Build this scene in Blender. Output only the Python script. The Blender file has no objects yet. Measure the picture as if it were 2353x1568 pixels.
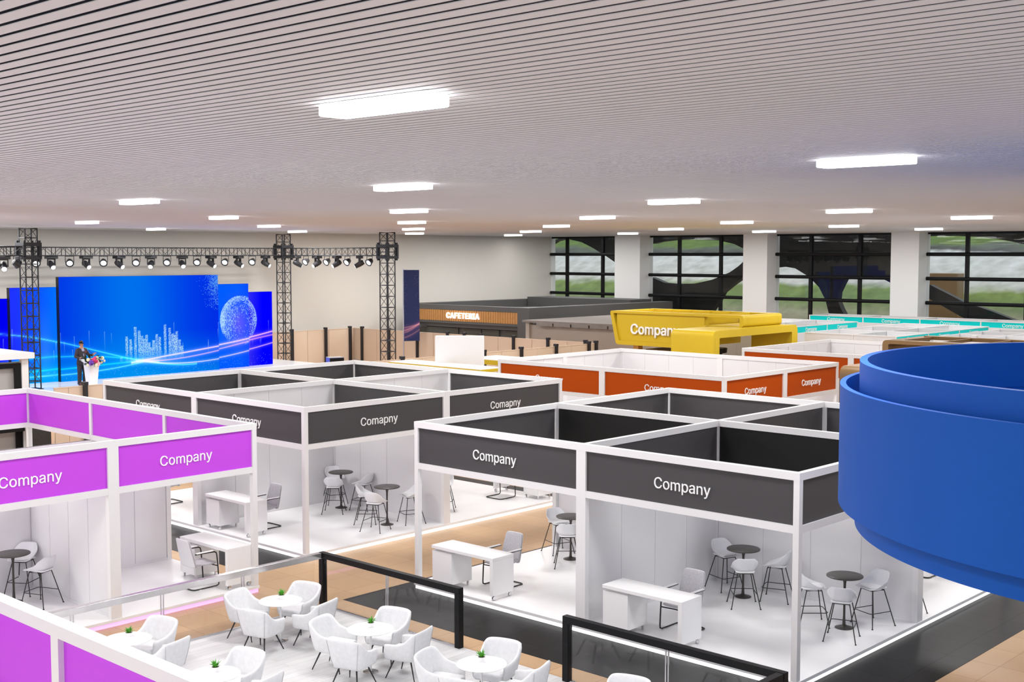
import bpy, bmesh, math, random
import numpy as np
from mathutils import Vector, Matrix
random.seed(7)
C = bpy.context.scene.collection
PI = math.pi
def srgb(r, g, b):
    f = lambda c: c/12.92 if c <= .04045 else ((c+.055)/1.055)**2.4
    return (f(r/255), f(g/255), f(b/255), 1)
# ---------------------------------------------------------------- materials
def mat(name, col, rough=.5, metal=0., spec=.5, noise=0., scale=20., emit=None, es=1., bump=0.):
    m = bpy.data.materials.new(name); m.use_nodes = True
    nt = m.node_tree; b = nt.nodes['Principled BSDF']
    b.inputs['Base Color'].default_value = col
    b.inputs['Roughness'].default_value = rough
    b.inputs['Metallic'].default_value = metal
    b.inputs['Specular IOR Level'].default_value = spec
    if emit:
        b.inputs['Emission Color'].default_value = emit; b.inputs['Emission Strength'].default_value = es
    if noise or bump:
        tc = nt.nodes.new('ShaderNodeTexCoord'); n = nt.nodes.new('ShaderNodeTexNoise')
        n.inputs['Scale'].default_value = scale; n.inputs['Detail'].default_value = 4
        nt.links.new(tc.outputs['Object'], n.inputs['Vector'])
        if noise:
            mx = nt.nodes.new('ShaderNodeMix'); mx.data_type = 'RGBA'
            mx.inputs['A'].default_value = tuple(max(0, c*(1-noise)) for c in col[:3])+(1,)
            mx.inputs['B'].default_value = tuple(min(1, c*(1+noise)) for c in col[:3])+(1,)
            nt.links.new(n.outputs['Fac'], mx.inputs['Factor'])
            nt.links.new(mx.outputs['Result'], b.inputs['Base Color'])
        if bump:
            bp = nt.nodes.new('ShaderNodeBump'); bp.inputs['Strength'].default_value = bump; bp.inputs['Distance'].default_value = .01
            nt.links.new(n.outputs['Fac'], bp.inputs['Height']); nt.links.new(bp.outputs['Normal'], b.inputs['Normal'])
    return m
def tile_mat(name, col, line, ou, ov, pitch, w, rough, noise=.06):
    m = mat(name, col, rough, spec=.04); nt = m.node_tree; b = nt.nodes['Principled BSDF']; N = nt.nodes.new; L = nt.links.new
    tc = N('ShaderNodeTexCoord'); sp = N('ShaderNodeSeparateXYZ'); L(tc.outputs['Object'], sp.inputs[0])
    def mth(op, a, bb=None, v=None):
        n = N('ShaderNodeMath'); n.operation = op; L(a, n.inputs[0])
        if bb is not None: L(bb, n.inputs[1])
        if v is not None: n.inputs[1].default_value = v
        return n.outputs[0]
    ds, cells = [], []
    for ax, o in ((0, ou), (1, ov)):
        t = mth('MULTIPLY', mth('SUBTRACT', sp.outputs[ax], v=o), v=1/pitch)
        cells.append(mth('FLOOR', t))
        fr = mth('FRACT', t)
        e = mth('ABSOLUTE', mth('SUBTRACT', fr, v=.5))
        ds.append(e)
    mxd = mth('MAXIMUM', ds[0], ds[1]); ln = mth('GREATER_THAN', mxd, v=.5-w/pitch/2)
    cb = N('ShaderNodeCombineXYZ'); L(cells[0], cb.inputs[0]); L(cells[1], cb.inputs[1])
    wn = N('ShaderNodeTexWhiteNoise'); wn.noise_dimensions = '2D'; L(cb.outputs[0], wn.inputs['Vector'])
    m1 = N('ShaderNodeMix'); m1.data_type = 'RGBA'; L(wn.outputs['Value'], m1.inputs['Factor'])
    m1.inputs['A'].default_value = tuple(c*(1-noise) for c in col[:3])+(1,); m1.inputs['B'].default_value = tuple(c*(1+noise) for c in col[:3])+(1,)
    m2 = N('ShaderNodeMix'); m2.data_type = 'RGBA'; L(ln, m2.inputs['Factor']); L(m1.outputs['Result'], m2.inputs['A']); m2.inputs['B'].default_value = line
    L(m2.outputs['Result'], b.inputs['Base Color'])
    return m
def wood_mat(name):
    m = mat(name, (.7, .7, .7, 1), .35); nt = m.node_tree; b = nt.nodes['Principled BSDF']; N = nt.nodes.new; L = nt.links.new
    tc = N('ShaderNodeTexCoord'); br = N('ShaderNodeTexBrick'); mp = N('ShaderNodeMapping')
    mp.inputs['Rotation'].default_value = (0, 0, PI/2)
    L(tc.outputs['Object'], mp.inputs[0]); L(mp.outputs[0], br.inputs['Vector'])
    br.inputs['Scale'].default_value = 1; br.inputs['Brick Width'].default_value = 1.3; br.inputs['Row Height'].default_value = .15; br.inputs['Mortar Size'].default_value = .003
    br.inputs['Color1'].default_value = (.82, .82, .82, 1); br.inputs['Color2'].default_value = (.7, .7, .705, 1); br.inputs['Mortar'].default_value = (.55, .55, .55, 1)
    n = N('ShaderNodeTexNoise'); n.inputs['Scale'].default_value = 3; n.inputs['Detail'].default_value = 8
    m2 = N('ShaderNodeMapping'); m2.inputs['Scale'].default_value = (12, 1, 1); L(tc.outputs['Object'], m2.inputs[0]); L(m2.outputs[0], n.inputs['Vector'])
    mx = N('ShaderNodeMix'); mx.data_type = 'RGBA'; mx.blend_type = 'MULTIPLY'; mx.inputs['Factor'].default_value = .25
    L(br.outputs['Color'], mx.inputs['A']); L(n.outputs['Fac'], mx.inputs['B']); L(mx.outputs['Result'], b.inputs['Base Color'])
    return m
def glass_mat(name, tint, refl, rough=0.0):
    m = bpy.data.materials.new(name); m.use_nodes = True; nt = m.node_tree; nt.nodes.clear(); N = nt.nodes.new; L = nt.links.new
    o = N('ShaderNodeOutputMaterial'); t = N('ShaderNodeBsdfTransparent'); t.inputs[0].default_value = tint
    g = N('ShaderNodeBsdfGlossy'); g.inputs['Roughness'].default_value = rough
    lw = N('ShaderNodeLayerWeight'); lw.inputs[0].default_value = .5
    p_ = N('ShaderNodeMath'); p_.operation = 'POWER'; L(lw.outputs['Facing'], p_.inputs[0]); p_.inputs[1].default_value = 4.5
    q_ = N('ShaderNodeMath'); q_.operation = 'MULTIPLY_ADD'; L(p_.outputs[0], q_.inputs[0]); q_.inputs[1].default_value = .85; q_.inputs[2].default_value = refl; lw = q_
    mx = N('ShaderNodeMixShader'); L(lw.outputs[0], mx.inputs[0]); L(t.outputs[0], mx.inputs[1]); L(g.outputs[0], mx.inputs[2]); L(mx.outputs[0], o.inputs[0])
    return m
def emit_attr_mat(name, strength=1.):
    m = bpy.data.materials.new(name); m.use_nodes = True; nt = m.node_tree; nt.nodes.clear(); N = nt.nodes.new; L = nt.links.new
    o = N('ShaderNodeOutputMaterial'); e = N('ShaderNodeEmission'); a = N('ShaderNodeAttribute'); a.attribute_name = 'picture'
    e.inputs[1].default_value = strength; L(a.outputs['Color'], e.inputs[0]); L(e.outputs[0], o.inputs[0]); return m
M = {}
M['white'] = mat('white_laminate', (.84, .835, .84, 1), .35, noise=.01)
M['frame'] = mat('white_aluminium', (.75, .74, .745, 1), .4, noise=.01)
M['wallp'] = mat('white_wall_board', (.70, .69, .705, 1), .55, noise=.015, scale=3)
M['platform'] = mat('white_raised_floor', (.84, .835, .84, 1), .3, noise=.01)
M['charcoal'] = mat('charcoal_panel', (.057, .054, .057, 1), .5, spec=.3, noise=.04)
M['black_panel'] = mat('black_panel', (.012, .012, .012, 1), .5, spec=.2, noise=.05)
M['purple'] = mat('purple_panel', srgb(192, 74, 220), .5, spec=.2, noise=.02)
M['orange'] = mat('orange_panel', srgb(172, 68, 0), .5, spec=.12, noise=.02)
M['cyan'] = mat('turquoise_panel', srgb(0, 205, 205), .5, spec=.15, noise=.02)
M['letter'] = mat('white_lettering', (.9, .9, .9, 1), .4)
M['led'] = mat('white_led', (1, 1, 1, 1), .5, emit=(1, 1, 1, 1), es=1.4)
M['led_purple'] = mat('purple_led', (1, .6, 1, 1), .5, emit=(.92, .33, 1, 1), es=1.0)
M['lamp'] = mat('ceiling_lamp_diffuser', (1, 1, 1, 1), .5, emit=(1, 1, 1, 1), es=7)
M['slat'] = mat('grey_ceiling_slat', (.69, .675, .70, 1), .55, noise=.03, scale=2)
M['plenum'] = mat('dark_ceiling_void', (.13, .125, .15, 1), .9)
M['beige_wall'] = mat('beige_plaster', (.66, .635, .59, 1), .8, noise=.02, scale=.6)
M['pillar'] = mat('white_plaster', (.82, .82, .82, 1), .6, noise=.01)
M['tan'] = tile_mat('tan_stone_tile', (.50, .33, .195, 1), (.38, .235, .13, 1), -15.07, 14.29, .805, .012, .28)
M['dark_tile'] = tile_mat('dark_stone_tile', (.019, .0185, .019, 1), (.005, .006, .006, 1), -15.07, 14.29, .805, .018, .3, .1)
M['wood'] = wood_mat('white_wood_planks')
M['black'] = mat('black_metal', (.006, .006, .007, 1), .45, spec=.2, noise=.1)
M['steel_black'] = mat('black_tube', (.012, .011, .010, 1), .4)
M['bronze'] = mat('dark_bronze_metal', (.035, .03, .026, 1), .35, spec=.5)
M['tabletop'] = mat('dark_brown_tabletop', (.055, .05, .045, 1), .4, noise=.08)
M['plastic'] = mat('white_shell_plastic', (.74, .745, .77, 1), .45)
M['cushion'] = mat('white_seat_pad', (.80, .80, .81, 1), .8, noise=.02, scale=60)
M['felt'] = mat('grey_wool_felt', (.50, .49, .52, 1), .9, noise=.28, scale=45, bump=.2)
M['fabric'] = mat('pale_grey_upholstery', (.76, .765, .775, 1), .9, noise=.1, scale=18, bump=.15)
M['seam'] = mat('grey_seam', (.5, .5, .5, 1), .9)
M['chrome'] = mat('chrome', (.7, .7, .72, 1), .12, 1.0)
M['steel'] = mat('brushed_steel_rail', (.72, .71, .71, 1), .22, .85, noise=.12, scale=14)
M['rubber'] = mat('dark_rubber', (.03, .03, .03, 1), .6)
M['leaf'] = mat('green_leaf', (.075, .36, .02, 1), .5, noise=.3, scale=30)
M['soil'] = mat('potting_soil', (.05, .025, .015, 1), .9)
M['glass'] = glass_mat('clear_glass', (.985, .985, .98, 1), .02)
M['glass_dark'] = glass_mat('grey_tinted_glass', (.93, .93, .93, 1), .045)
M['winglass'] = glass_mat('window_glass', (.95, .96, .955, 1), .014)
M['truss'] = mat('black_truss', (.022, .023, .028, 1), .45, .3)
M['head'] = mat('black_lamp_housing', (.02, .02, .024, 1), .4)
M['beam'] = mat('stage_lamp_lens', (1, 1, 1, 1), .3, emit=(.9, .95, 1, 1), es=1.6)
M['stage'] = mat('white_glossy_stage', (.72, .73, .75, 1), .22)
M['fence_board'] = mat('beige_board', (.66, .52, .40, 1), .6, noise=.02, scale=1)
M['fence_post'] = mat('black_post', (.012, .012, .016, 1), .45)
M['cafe'] = mat('anthracite_cladding', (.075, .073, .073, 1), .5, noise=.05, scale=1)
M['cafe_glass'] = mat('dark_shopfront_glass', (.055, .058, .052, 1), .15)
M['cafe_wood'] = mat('brown_timber_slat', (.42, .2, .06, 1), .5, noise=.2, scale=8)
M['neon'] = mat('lit_letters', (1, 1, 1, 1), .5, emit=(1, .95, .9, 1), es=3)
M['halo'] = mat('letter_backlight', (1, .6, .2, 1), .5, emit=(1, .5, .12, 1), es=.9)
M['taupe'] = mat('taupe_board', (.44, .38, .33, 1), .65, noise=.02, scale=1)
M['slate'] = mat('brown_roof_felt', (.19, .165, .15, 1), .8, noise=.2, scale=3)
M['yellow'] = mat('yellow_lacquer', (.58, .41, .015, 1), .45, spec=.3, noise=.01)
M['brown'] = mat('brown_lacquer', (.19, .105, .035, 1), .4, noise=.04, scale=2)
M['redbrown'] = mat('red_brown_board', (.16, .06, .035, 1), .5)
M['blue'] = mat('blue_lacquer', (.001, .078, .40, 1), .5, spec=.2)
M['timber'] = mat('orange_timber', (.55, .28, .06, 1), .5, noise=.15)
M['greyboard'] = mat('grey_panel', (.42, .41, .40, 1), .4)
M['darkwood'] = mat('black_grained_board', (.022, .022, .022, 1), .4, noise=.6, scale=25)
M['silver'] = mat('silver_pole', (.5, .52, .62, 1), .3, .6)
M['blueplastic'] = mat('blue_plastic', (.05, .09, .6, 1), .4)
M['skin'] = mat('skin', (.48, .25, .16, 1), .55)
M['suit'] = mat('dark_plum_suit', (.032, .024, .032, 1), .7, noise=.15, scale=40)
M['shirt'] = mat('lilac_shirt', (.36, .36, .55, 1), .7)
M['hair'] = mat('black_hair', (.012, .01, .009, 1), .5)
M['shoe'] = mat('brown_leather', (.10, .022, .012, 1), .35)
M['red'] = mat('red_cloth', (.5, .02, .03, 1), .6)
M['acrylic'] = mat('white_gloss_acrylic', (.87, .87, .90, 1), .2)
M['pink'] = mat('pink_petal', (.75, .04, .2, 1), .6, noise=.3, scale=40)
M['violet'] = mat('violet_petal', (.16, .05, .5, 1), .6, noise=.3, scale=40)
M['cream'] = mat('cream_petal', (.85, .82, .6, 1), .6, noise=.1, scale=40)
M['blush'] = mat('blush_petal', (.85, .5, .55, 1), .6, noise=.2, scale=40)
M['darkleaf'] = mat('dark_green_leaf', (.012, .04, .015, 1), .5, noise=.4, scale=30)
# ---------------------------------------------------------------- mesh building
class MB:
    def __init__(s): s.v = []; s.f = []
    def add(s, vs, fs):
        o = len(s.v); s.v += [tuple(x) for x in vs]; s.f += [tuple(i+o for i in f) for f in fs]; return s
    def box(s, x0, x1, y0, y1, z0, z1):
        return s.add([(x0,y0,z0),(x1,y0,z0),(x1,y1,z0),(x0,y1,z0),(x0,y0,z1),(x1,y0,z1),(x1,y1,z1),(x0,y1,z1)],
                     [(0,3,2,1),(4,5,6,7),(0,1,5,4),(1,2,6,5),(2,3,7,6),(3,0,4,7)])
    def prism(s, pts, ext):          # pts: planar 3D loop, ext: extrusion vector
        n = len(pts); e = Vector(ext)
        vs = [Vector(p) for p in pts]+[Vector(p)+e for p in pts]
        return s.add(vs, [tuple(range(n))[::-1], tuple(range(n, 2*n))]+[(i, (i+1) % n, n+(i+1) % n, n+i) for i in range(n)])
    def ring_prism(s, outer, inner, ext):   # frame between two loops with the same count
        n = len(outer); e = Vector(ext)
        vs = [Vector(p) for p in outer]+[Vector(p) for p in inner]+[Vector(p)+e for p in outer]+[Vector(p)+e for p in inner]
        fs = []
        for i in range(n):
            j = (i+1) % n
            fs += [(i, n+i, n+j, j), (2*n+i, 2*n+j, 3*n+j, 3*n+i), (i, j, 2*n+j, 2*n+i), (n+i, 3*n+i, 3*n+j, n+j)]
        return s.add(vs, fs)
    def tube(s, pts, r, n=8, closed=False, r2=None):
        P = [Vector(p) for p in pts]; m = len(P); vs = []; fs = []; prev = None
        for i in range(m):
            if closed: t = P[(i+1) % m]-P[i-1]
            else: t = P[min(i+1, m-1)]-P[max(i-1, 0)]
            t.normalize()
            if prev is None:
                a = Vector((0, 0, 1)) if abs(t.z) < .9 else Vector((1, 0, 0))
                u = t.cross(a).normalized()
            else: u = (prev-t*prev.dot(t)).normalized()
            prev = u; w = t.cross(u)
            rr = r if r2 is None else r+(r2-r)*i/max(1, m-1)
            vs += [P[i]+(u*math.cos(2*PI*k/n)+w*math.sin(2*PI*k/n))*rr for k in range(n)]
        for i in range(m if closed else m-1):
            j = (i+1) % m
            fs += [(i*n+k, i*n+(k+1) % n, j*n+(k+1) % n, j*n+k) for k in range(n)]
        if not closed: fs += [tuple(range(n))[::-1], tuple(range((m-1)*n, m*n))]
        return s.add(vs, fs)
    def lathe(s, prof, n=32, c=(0, 0, 0), axis=None):
        vs = []; fs = []; m = len(prof)
        R = Matrix.Identity(3) if axis is None else Vector((0, 0, 1)).rotation_difference(Vector(axis).normalized()).to_matrix()
        for r, z in prof:
            for k in range(n):
                vs.append(R @ Vector((r*math.cos(2*PI*k/n), r*math.sin(2*PI*k/n), z))+Vector(c))
        for i in range(m-1):
            fs += [(i*n+k, i*n+(k+1) % n, (i+1)*n+(k+1) % n, (i+1)*n+k) for k in range(n)]
        fs += [tuple(range(n))[::-1], tuple(range((m-1)*n, m*n))]
        return s.add(vs, fs)
    def ball(s, c, r, n=10, m=6, sc=(1, 1, 1)):
        prof = [(max(1e-4, r*math.sin(PI*i/m)), -r*math.cos(PI*i/m)) for i in range(m+1)]
        b = MB().lathe(prof, n); return s.add([(x*sc[0]+c[0], y*sc[1]+c[1], z*sc[2]+c[2]) for x, y, z in b.v], b.f)
    def build(s, name, m, parent=None, smooth=None, bevel=0, subsurf=0, seg=2):
        me = bpy.data.meshes.new(name); me.from_pydata(s.v, [], s.f); me.materials.append(M[m] if isinstance(m, str) else m)
        bm = bmesh.new(); bm.from_mesh(me); bmesh.ops.recalc_face_normals(bm, faces=bm.faces); bm.to_mesh(me); bm.free()
        o = bpy.data.objects.new(name, me); C.objects.link(o)
        if smooth is not None:
            me.polygons.foreach_set('use_smooth', [True]*len(me.polygons))
            if smooth < 180: me.set_sharp_from_angle(angle=math.radians(smooth))
        if bevel:
            bv = o.modifiers.new('bevel', 'BEVEL'); bv.width = bevel; bv.segments = seg; bv.limit_method = 'ANGLE'
            me.polygons.foreach_set('use_smooth', [True]*len(me.polygons)); me.set_sharp_from_angle(angle=math.radians(50))
        if subsurf:
            ss = o.modifiers.new('subdivision', 'SUBSURF'); ss.levels = subsurf; ss.render_levels = subsurf
        if parent is not None: o.parent = parent
        return o
def B(name, m, parent, *a, **k): return MB().box(*a).build(name, m, parent, **k)
def tag(o, label=None, cat=None, group=None, kind=None):
    if label: o['label'] = label
    if cat: o['category'] = cat
    if group: o['group'] = group
    if kind: o['kind'] = kind
    return o
def thing(name, label, cat, loc=(0, 0, 0), rz=0, group=None):
    o = bpy.data.objects.new(name, None); C.objects.link(o); o.empty_display_size = .2
    o.location = loc; o.rotation_euler = (0, 0, rz); return tag(o, label, cat, group)
def struct(name, mb, m, **k): return tag(mb.build(name, m, **k), kind='structure')
def dup(root, loc, rz, label, group=None):
    r = root.copy(); C.objects.link(r); r.location = loc; r.rotation_euler = (0, 0, rz); r['label'] = label
    if group: r['group'] = group
    for ch in list(root.children):
        c = ch.copy(); C.objects.link(c); c.parent = r
        for g in ch.children:
            d = g.copy(); C.objects.link(d); d.parent = c
    return r
_txt = {}
import os
try: FONT = bpy.data.fonts.load(os.path.join(bpy.utils.system_resource('DATAFILES'), 'fonts', 'Inter.woff2'))
except Exception: FONT = None
def text_mesh(s, width, depth, offset=0., bold=0.):
    k = (s, width, depth, offset)
    if k in _txt: return _txt[k]
    cu = bpy.data.curves.new('text', 'FONT'); cu.body = s; cu.size = 1; cu.align_x = 'CENTER'; cu.align_y = 'CENTER'
    cu.resolution_u = 4
    cu.space_character = 1.12 if s.isupper() else 1.0
    if offset: cu.bevel_depth = offset; cu.extrude = .04; cu.bevel_resolution = 0
    if FONT: cu.font = FONT
    o = bpy.data.objects.new('text', cu); C.objects.link(o)
    bpy.context.view_layer.update()
    me = bpy.data.meshes.new_from_object(o.evaluated_get(bpy.context.evaluated_depsgraph_get()))
    bpy.data.objects.remove(o); bpy.data.curves.remove(cu)
    bm = bmesh.new(); bm.from_mesh(me)
    bmesh.ops.remove_doubles(bm, verts=bm.verts, dist=1e-5)
    xs = [v.co.x for v in bm.verts]; ys = [v.co.y for v in bm.verts]; sc = width/(max(xs)-min(xs)); cx = (max(xs)+min(xs))/2
    for v in bm.verts: v.co = Vector(((v.co.x-cx)*sc, v.co.y*sc, v.co.z*sc+depth*.5 if offset else 0))
    r = {'geom': []} if offset else bmesh.ops.extrude_face_region(bm, geom=bm.faces[:])
    for e in r['geom']:
        if isinstance(e, bmesh.types.BMVert): e.co.z += depth
    bmesh.ops.recalc_face_normals(bm, faces=bm.faces)
    bm.to_mesh(me); bm.free(); _txt[k] = me; return me
def lettering(s, parent, loc, facing, width, m='letter', depth=.015, offset=0., name='lettering'):
    me = text_mesh(s, width, depth, offset).copy(); me.materials.clear(); me.materials.append(M[m])
    o = bpy.data.objects.new(name, me); C.objects.link(o); o.parent = parent; o.location = loc
    rz = {'-y': 0, '+x': PI/2, '+y': PI, '-x': -PI/2}[facing]
    o.rotation_euler = (PI/2, 0, rz); return o
def rrect(x0, x1, z0, z1, r, n=6, corners=(1, 1, 1, 1)):     # rounded rectangle loop: bottom-left, bottom-right, top-right, top-left
    out = []
    for (cx, cz, a0, on) in ((x0, z0, PI, corners[0]), (x1, z0, 1.5*PI, corners[1]), (x1, z1, 0, corners[2]), (x0, z1, .5*PI, corners[3])):
        rr = r if on else 1e-4
        ox = cx+(rr if cx == x0 else -rr); oz = cz+(rr if cz == z0 else -rr)
        out += [(ox+rr*math.cos(a0+.5*PI*i/n), oz+rr*math.sin(a0+.5*PI*i/n)) for i in range(n+1)]
    return out
# ---------------------------------------------------------------- camera, world
sc = bpy.context.scene
cam = bpy.data.cameras.new('camera'); co = bpy.data.objects.new('camera', cam); C.objects.link(co); sc.camera = co
co.location = (0, 0, 6.0611); co.rotation_euler = (PI/2-.0698, 0, .75*PI-.0363-PI/2)
cam.sensor_width = 36; cam.lens = 2840*36/2353; cam.clip_end = 500
vs_ = sc.view_settings; vs_.view_transform = 'Standard'; vs_.look = 'None'; vs_.exposure = 0; vs_.gamma = 1; vs_.use_curve_mapping = False
w = bpy.data.worlds.new('world'); sc.world = w; w.use_nodes = True
w.node_tree.nodes['Background'].inputs[0].default_value = (.90, .95, 1, 1); w.node_tree.nodes['Background'].inputs[1].default_value = 1.2
sc.cycles.max_bounces = 7; sc.cycles.diffuse_bounces = 4; sc.cycles.glossy_bounces = 3; sc.cycles.transparent_max_bounces = 12
sc.cycles.caustics_reflective = False; sc.cycles.caustics_refractive = False; sc.cycles.sample_clamp_indirect = 6
# ---------------------------------------------------------------- setting
FZ = -.12; UW = -52.1; VW = 59.7; CZ = 7.18; UE = 3.0; VS = -3.0
struct('floor', MB().box(UW, UE, VS, VW+.4, FZ-.2, FZ), 'tan')
m = MB()
for x0, x1, y0, y1 in ((-17.07, -7.45, 13.9, 24.2), (-28.3, -19.86, 13.85, 24), (-40, -28.3, 13.85, 15.2)):
    m.box(x0, x1, y0, y1, FZ, FZ+.004)
struct('floor', m, 'dark_tile')
m = MB(); v = 2.793-.138*40
while v < VW:
    m.box(UW, UE, v+.02, v+.118, CZ, CZ+.004); v += .138
ce = struct('ceiling', m, 'slat')
struct('ceiling', MB().box(UW-.2, UE, VS, VW+.3, CZ+.03, CZ+.2), 'plenum')
struct('wall_left', MB().box(UW-.25, UW, VS, VW+.3, FZ, CZ+.1), 'beige_wall')
struct('wall_back', MB().box(UW, -52.0, VW, VW+.3, FZ, CZ+.1).box(-14, UE, VW, VW+.3, FZ, CZ+.1), 'pillar')
PIL = ((-46.12, -44.24), (-37.15, -35.64), (-28.5, -27.03), (-19.6, -18.1))
for a, b in PIL:
    struct('pillar', MB().box(a, b, 58.65, VW+.25, FZ, CZ+.06), 'pillar')
bays = ((-52.0, -46.12, (-50.72, -47.85)), (-44.24, -37.15, (-42.12, -39.26)), (-35.64, -28.5, (-33.55, -30.69)), (-27.03, -19.6, (-25.0, -22.1)))
for i, (a, b, mu) in enumerate(bays):
    wn = thing('window_%d' % (i+1), None, None, ((a+b)/2, VW, 0)); tag(wn, kind='structure')
    ox = (a+b)/2; h = (b-a)/2
    fr = MB().box(-h, h, -.06, .06, CZ-.1, CZ+.05).box(-h, h, -.06, .06, FZ, FZ+.1)
    for x in mu: fr.box(x-ox-.09, x-ox+.09, -.1, .06, FZ, CZ)
    fr.build('mullion', 'black', wn)
    rl = MB()
    for z in (1.21, 2.43, 3.65, 4.865, 6.08): rl.tube([(-h-.02, -.12, z), (h, -.12, z)], .095, 12)
    rl.build('rail', 'black', wn, smooth=40)
    xs = [-h]+[x-ox for x in mu]+[h]; zs = [FZ, 1.21, 2.43, 3.65, 4.865, 6.08, CZ]
    pm = MB()
    for j in range(3):
        pm.box(xs[j], xs[j+1], -.01, .01, FZ, CZ)
    pm.build('glass', 'winglass', wn)
# outside: black curved facade plates, then a planted bank with a road
fac = {
 'b1': [(-53.37,6.5),(-52.66,6.98),(-51.7,7.23),(-50.28,7.35),(-46.0,7.35),(-45.9,4.75),(-47.3,5.43),(-48.34,5.99),(-49.39,6.49),(-50.28,6.85),(-51.37,7.05),(-51.73,7.05),(-52.47,6.92),(-53.14,6.61)],
 'b2t': [(-44.89,7.4),(-41.67,7.4),(-38.46,7.4),(-37.6,7.4),(-37.6,6.1),(-38.45,6.45),(-38.97,6.67),(-40.01,6.88),(-41.67,6.95),(-43.06,6.93),(-44.18,6.83),(-44.7,6.72),(-44.89,6.86)],
 'b2b': [(-44.83,4.71),(-43.83,4.38),(-42.88,4.33),(-41.64,4.36),(-40.42,4.61),(-39.24,5.05),(-38.66,5.4),(-37.6,6.3),(-37.6,5.4),(-38.42,4.71),(-38.94,4.41),(-39.67,3.89),(-39.96,3.43),(-40.4,2.86),(-40.63,2.27),(-40.83,0),(-44.4,0),(-44.45,2.0),(-44.72,2.73),(-44.85,3.31)],
 'b3': [(-36.05,7.1),(-35.6,7.3),(-29.0,7.3),(-28.6,4.2),(-29.52,4.65),(-29.76,4.76),(-30.99,4.76),(-32.0,4.75),(-32.17,4.44),(-32.37,4.04),(-32.41,3.62),(-32.22,3.2),(-32.03,2.88),(-31.2,0),(-32.5,0),(-32.71,1.97),(-32.91,2.85),(-33.13,3.6),(-33.54,4.3),(-33.99,4.7),(-34.26,4.91),(-35.02,5.31),(-35.7,5.4),(-36.14,5.35),(-36.19,6.68)],
 'b4t': [(-27.5,7.4),(-24.88,7.4),(-19,7.4),(-19,5.5),(-21.29,6.07),(-22.67,6.58),(-23.58,6.77),(-24.65,6.93),(-25.97,7.0),(-27.1,7.01),(-27.47,7.0)],
 'b4b': [(-27.48,4.48),(-27.27,4.53),(-27.04,4.42),(-25.56,3.73),(-24.12,3.29),(-22.84,2.84),(-21.17,2.24),(-19,1.3),(-19,0),(-21.14,.99),(-23.66,2.02),(-24.97,2.61),(-25.53,2.92),(-26.67,3.5),(-27.14,3.73),(-27.46,3.9)]}
labs = {'b1': 'black arched facade plate outside the leftmost window', 'b2t': 'black facade strip above the large oval opening outside the second window',
 'b2b': 'large black curved facade plate below the oval opening outside the second window', 'b3': 'black T-shaped facade plate outside the third window from the left',
 'b4t': 'black facade strip along the top of the rightmost window', 'b4b': 'black diagonal facade band outside the rightmost window'}
for k, pl in fac.items():
    o = MB().prism([(x, 60.55, z) for x, z in pl], (0, .45, 0)).build('facade_plate', 'black_panel'); tag(o, labs[k], 'facade', 'black facade plates outside')
# planted bank behind the glass
nt_m = mat('bank_ground', (.2, .25, .1, 1), .9); nt = nt_m.node_tree; N = nt.nodes.new; L = nt.links.new; b = nt.nodes['Principled BSDF']
tc = N('ShaderNodeTexCoord'); sp = N('ShaderNodeSeparateXYZ'); L(tc.outputs['Object'], sp.inputs[0])
n1 = N('ShaderNodeTexNoise'); n1.inputs['Scale'].default_value = .35; n1.inputs['Detail'].default_value = 3; L(tc.outputs['Object'], n1.inputs['Vector'])
ma = N('ShaderNodeMath'); ma.operation = 'MULTIPLY_ADD'; L(n1.outputs['Fac'], ma.inputs[0]); ma.inputs[1].default_value = 1.3; L(sp.outputs[2], ma.inputs[2])
mr = N('ShaderNodeMapRange'); L(ma.outputs[0], mr.inputs[0]); mr.inputs[1].default_value = 1.0; mr.inputs[2].default_value = 9.0
cr = N('ShaderNodeValToRGB'); L(mr.outputs[0], cr.inputs[0]); el = cr.color_ramp.elements
el[0].position = 0; el[0].color = (.25, .2, .12, 1); el[1].position = 1; el[1].color = (.10, .17, .03, 1)
for p_, c_ in ((.22, (.28, .27, .17, 1)), (.32, (.14, .2, .06, 1)), (.42, (.17, .24, .06, 1)), (.47, (.52, .51, .47, 1)), (.70, (.55, .56, .54, 1)), (.735, (.06, .06, .06, 1)), (.78, (.10, .12, .09, 1)), (.81, (.11, .18, .035, 1))):
    e = el.new(p_); e.color = c_
n2 = N('ShaderNodeTexNoise'); n2.inputs['Scale'].default_value = 1.1; n2.inputs['Detail'].default_value = 2; L(tc.outputs['Object'], n2.inputs['Vector'])
mx = N('ShaderNodeMix'); mx.data_type = 'RGBA'; mx.blend_type = 'OVERLAY'; mx.inputs['Factor'].default_value = .55
L(cr.outputs[0], mx.inputs['A']); L(n2.outputs['Fac'], mx.inputs['B']); L(mx.outputs['Result'], b.inputs['Base Color'])
m = MB(); prof = [(61, -.3), (70, .4), (76, 2.2), (80, 4.4), (84, 6.3), (88, 7.4), (94, 9.5), (104, 12)]
vs = []; fs = []
xs = [-110, -80, -50, -20, 10, 40]
for x in xs:
    for y, z in prof: vs.append((x, y, z))
n = len(prof)
for i in range(len(xs)-1):
    for j in range(n-1): fs.append((i*n+j, (i+1)*n+j, (i+1)*n+j+1, i*n+j+1))
m.add(vs, fs); o = m.build('hillside', nt_m, smooth=180); tag(o, kind='structure')
# wooden bin and bushes outside
o = MB().box(-33.6, -31.8, 74.5, 75.5, 1.5, 4.9).build('planter_box', 'brown', bevel=.03); o.name = 'planter_box'
tag(o, 'brown wooden bin on the bank seen through the rightmost window', 'bin')
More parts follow.
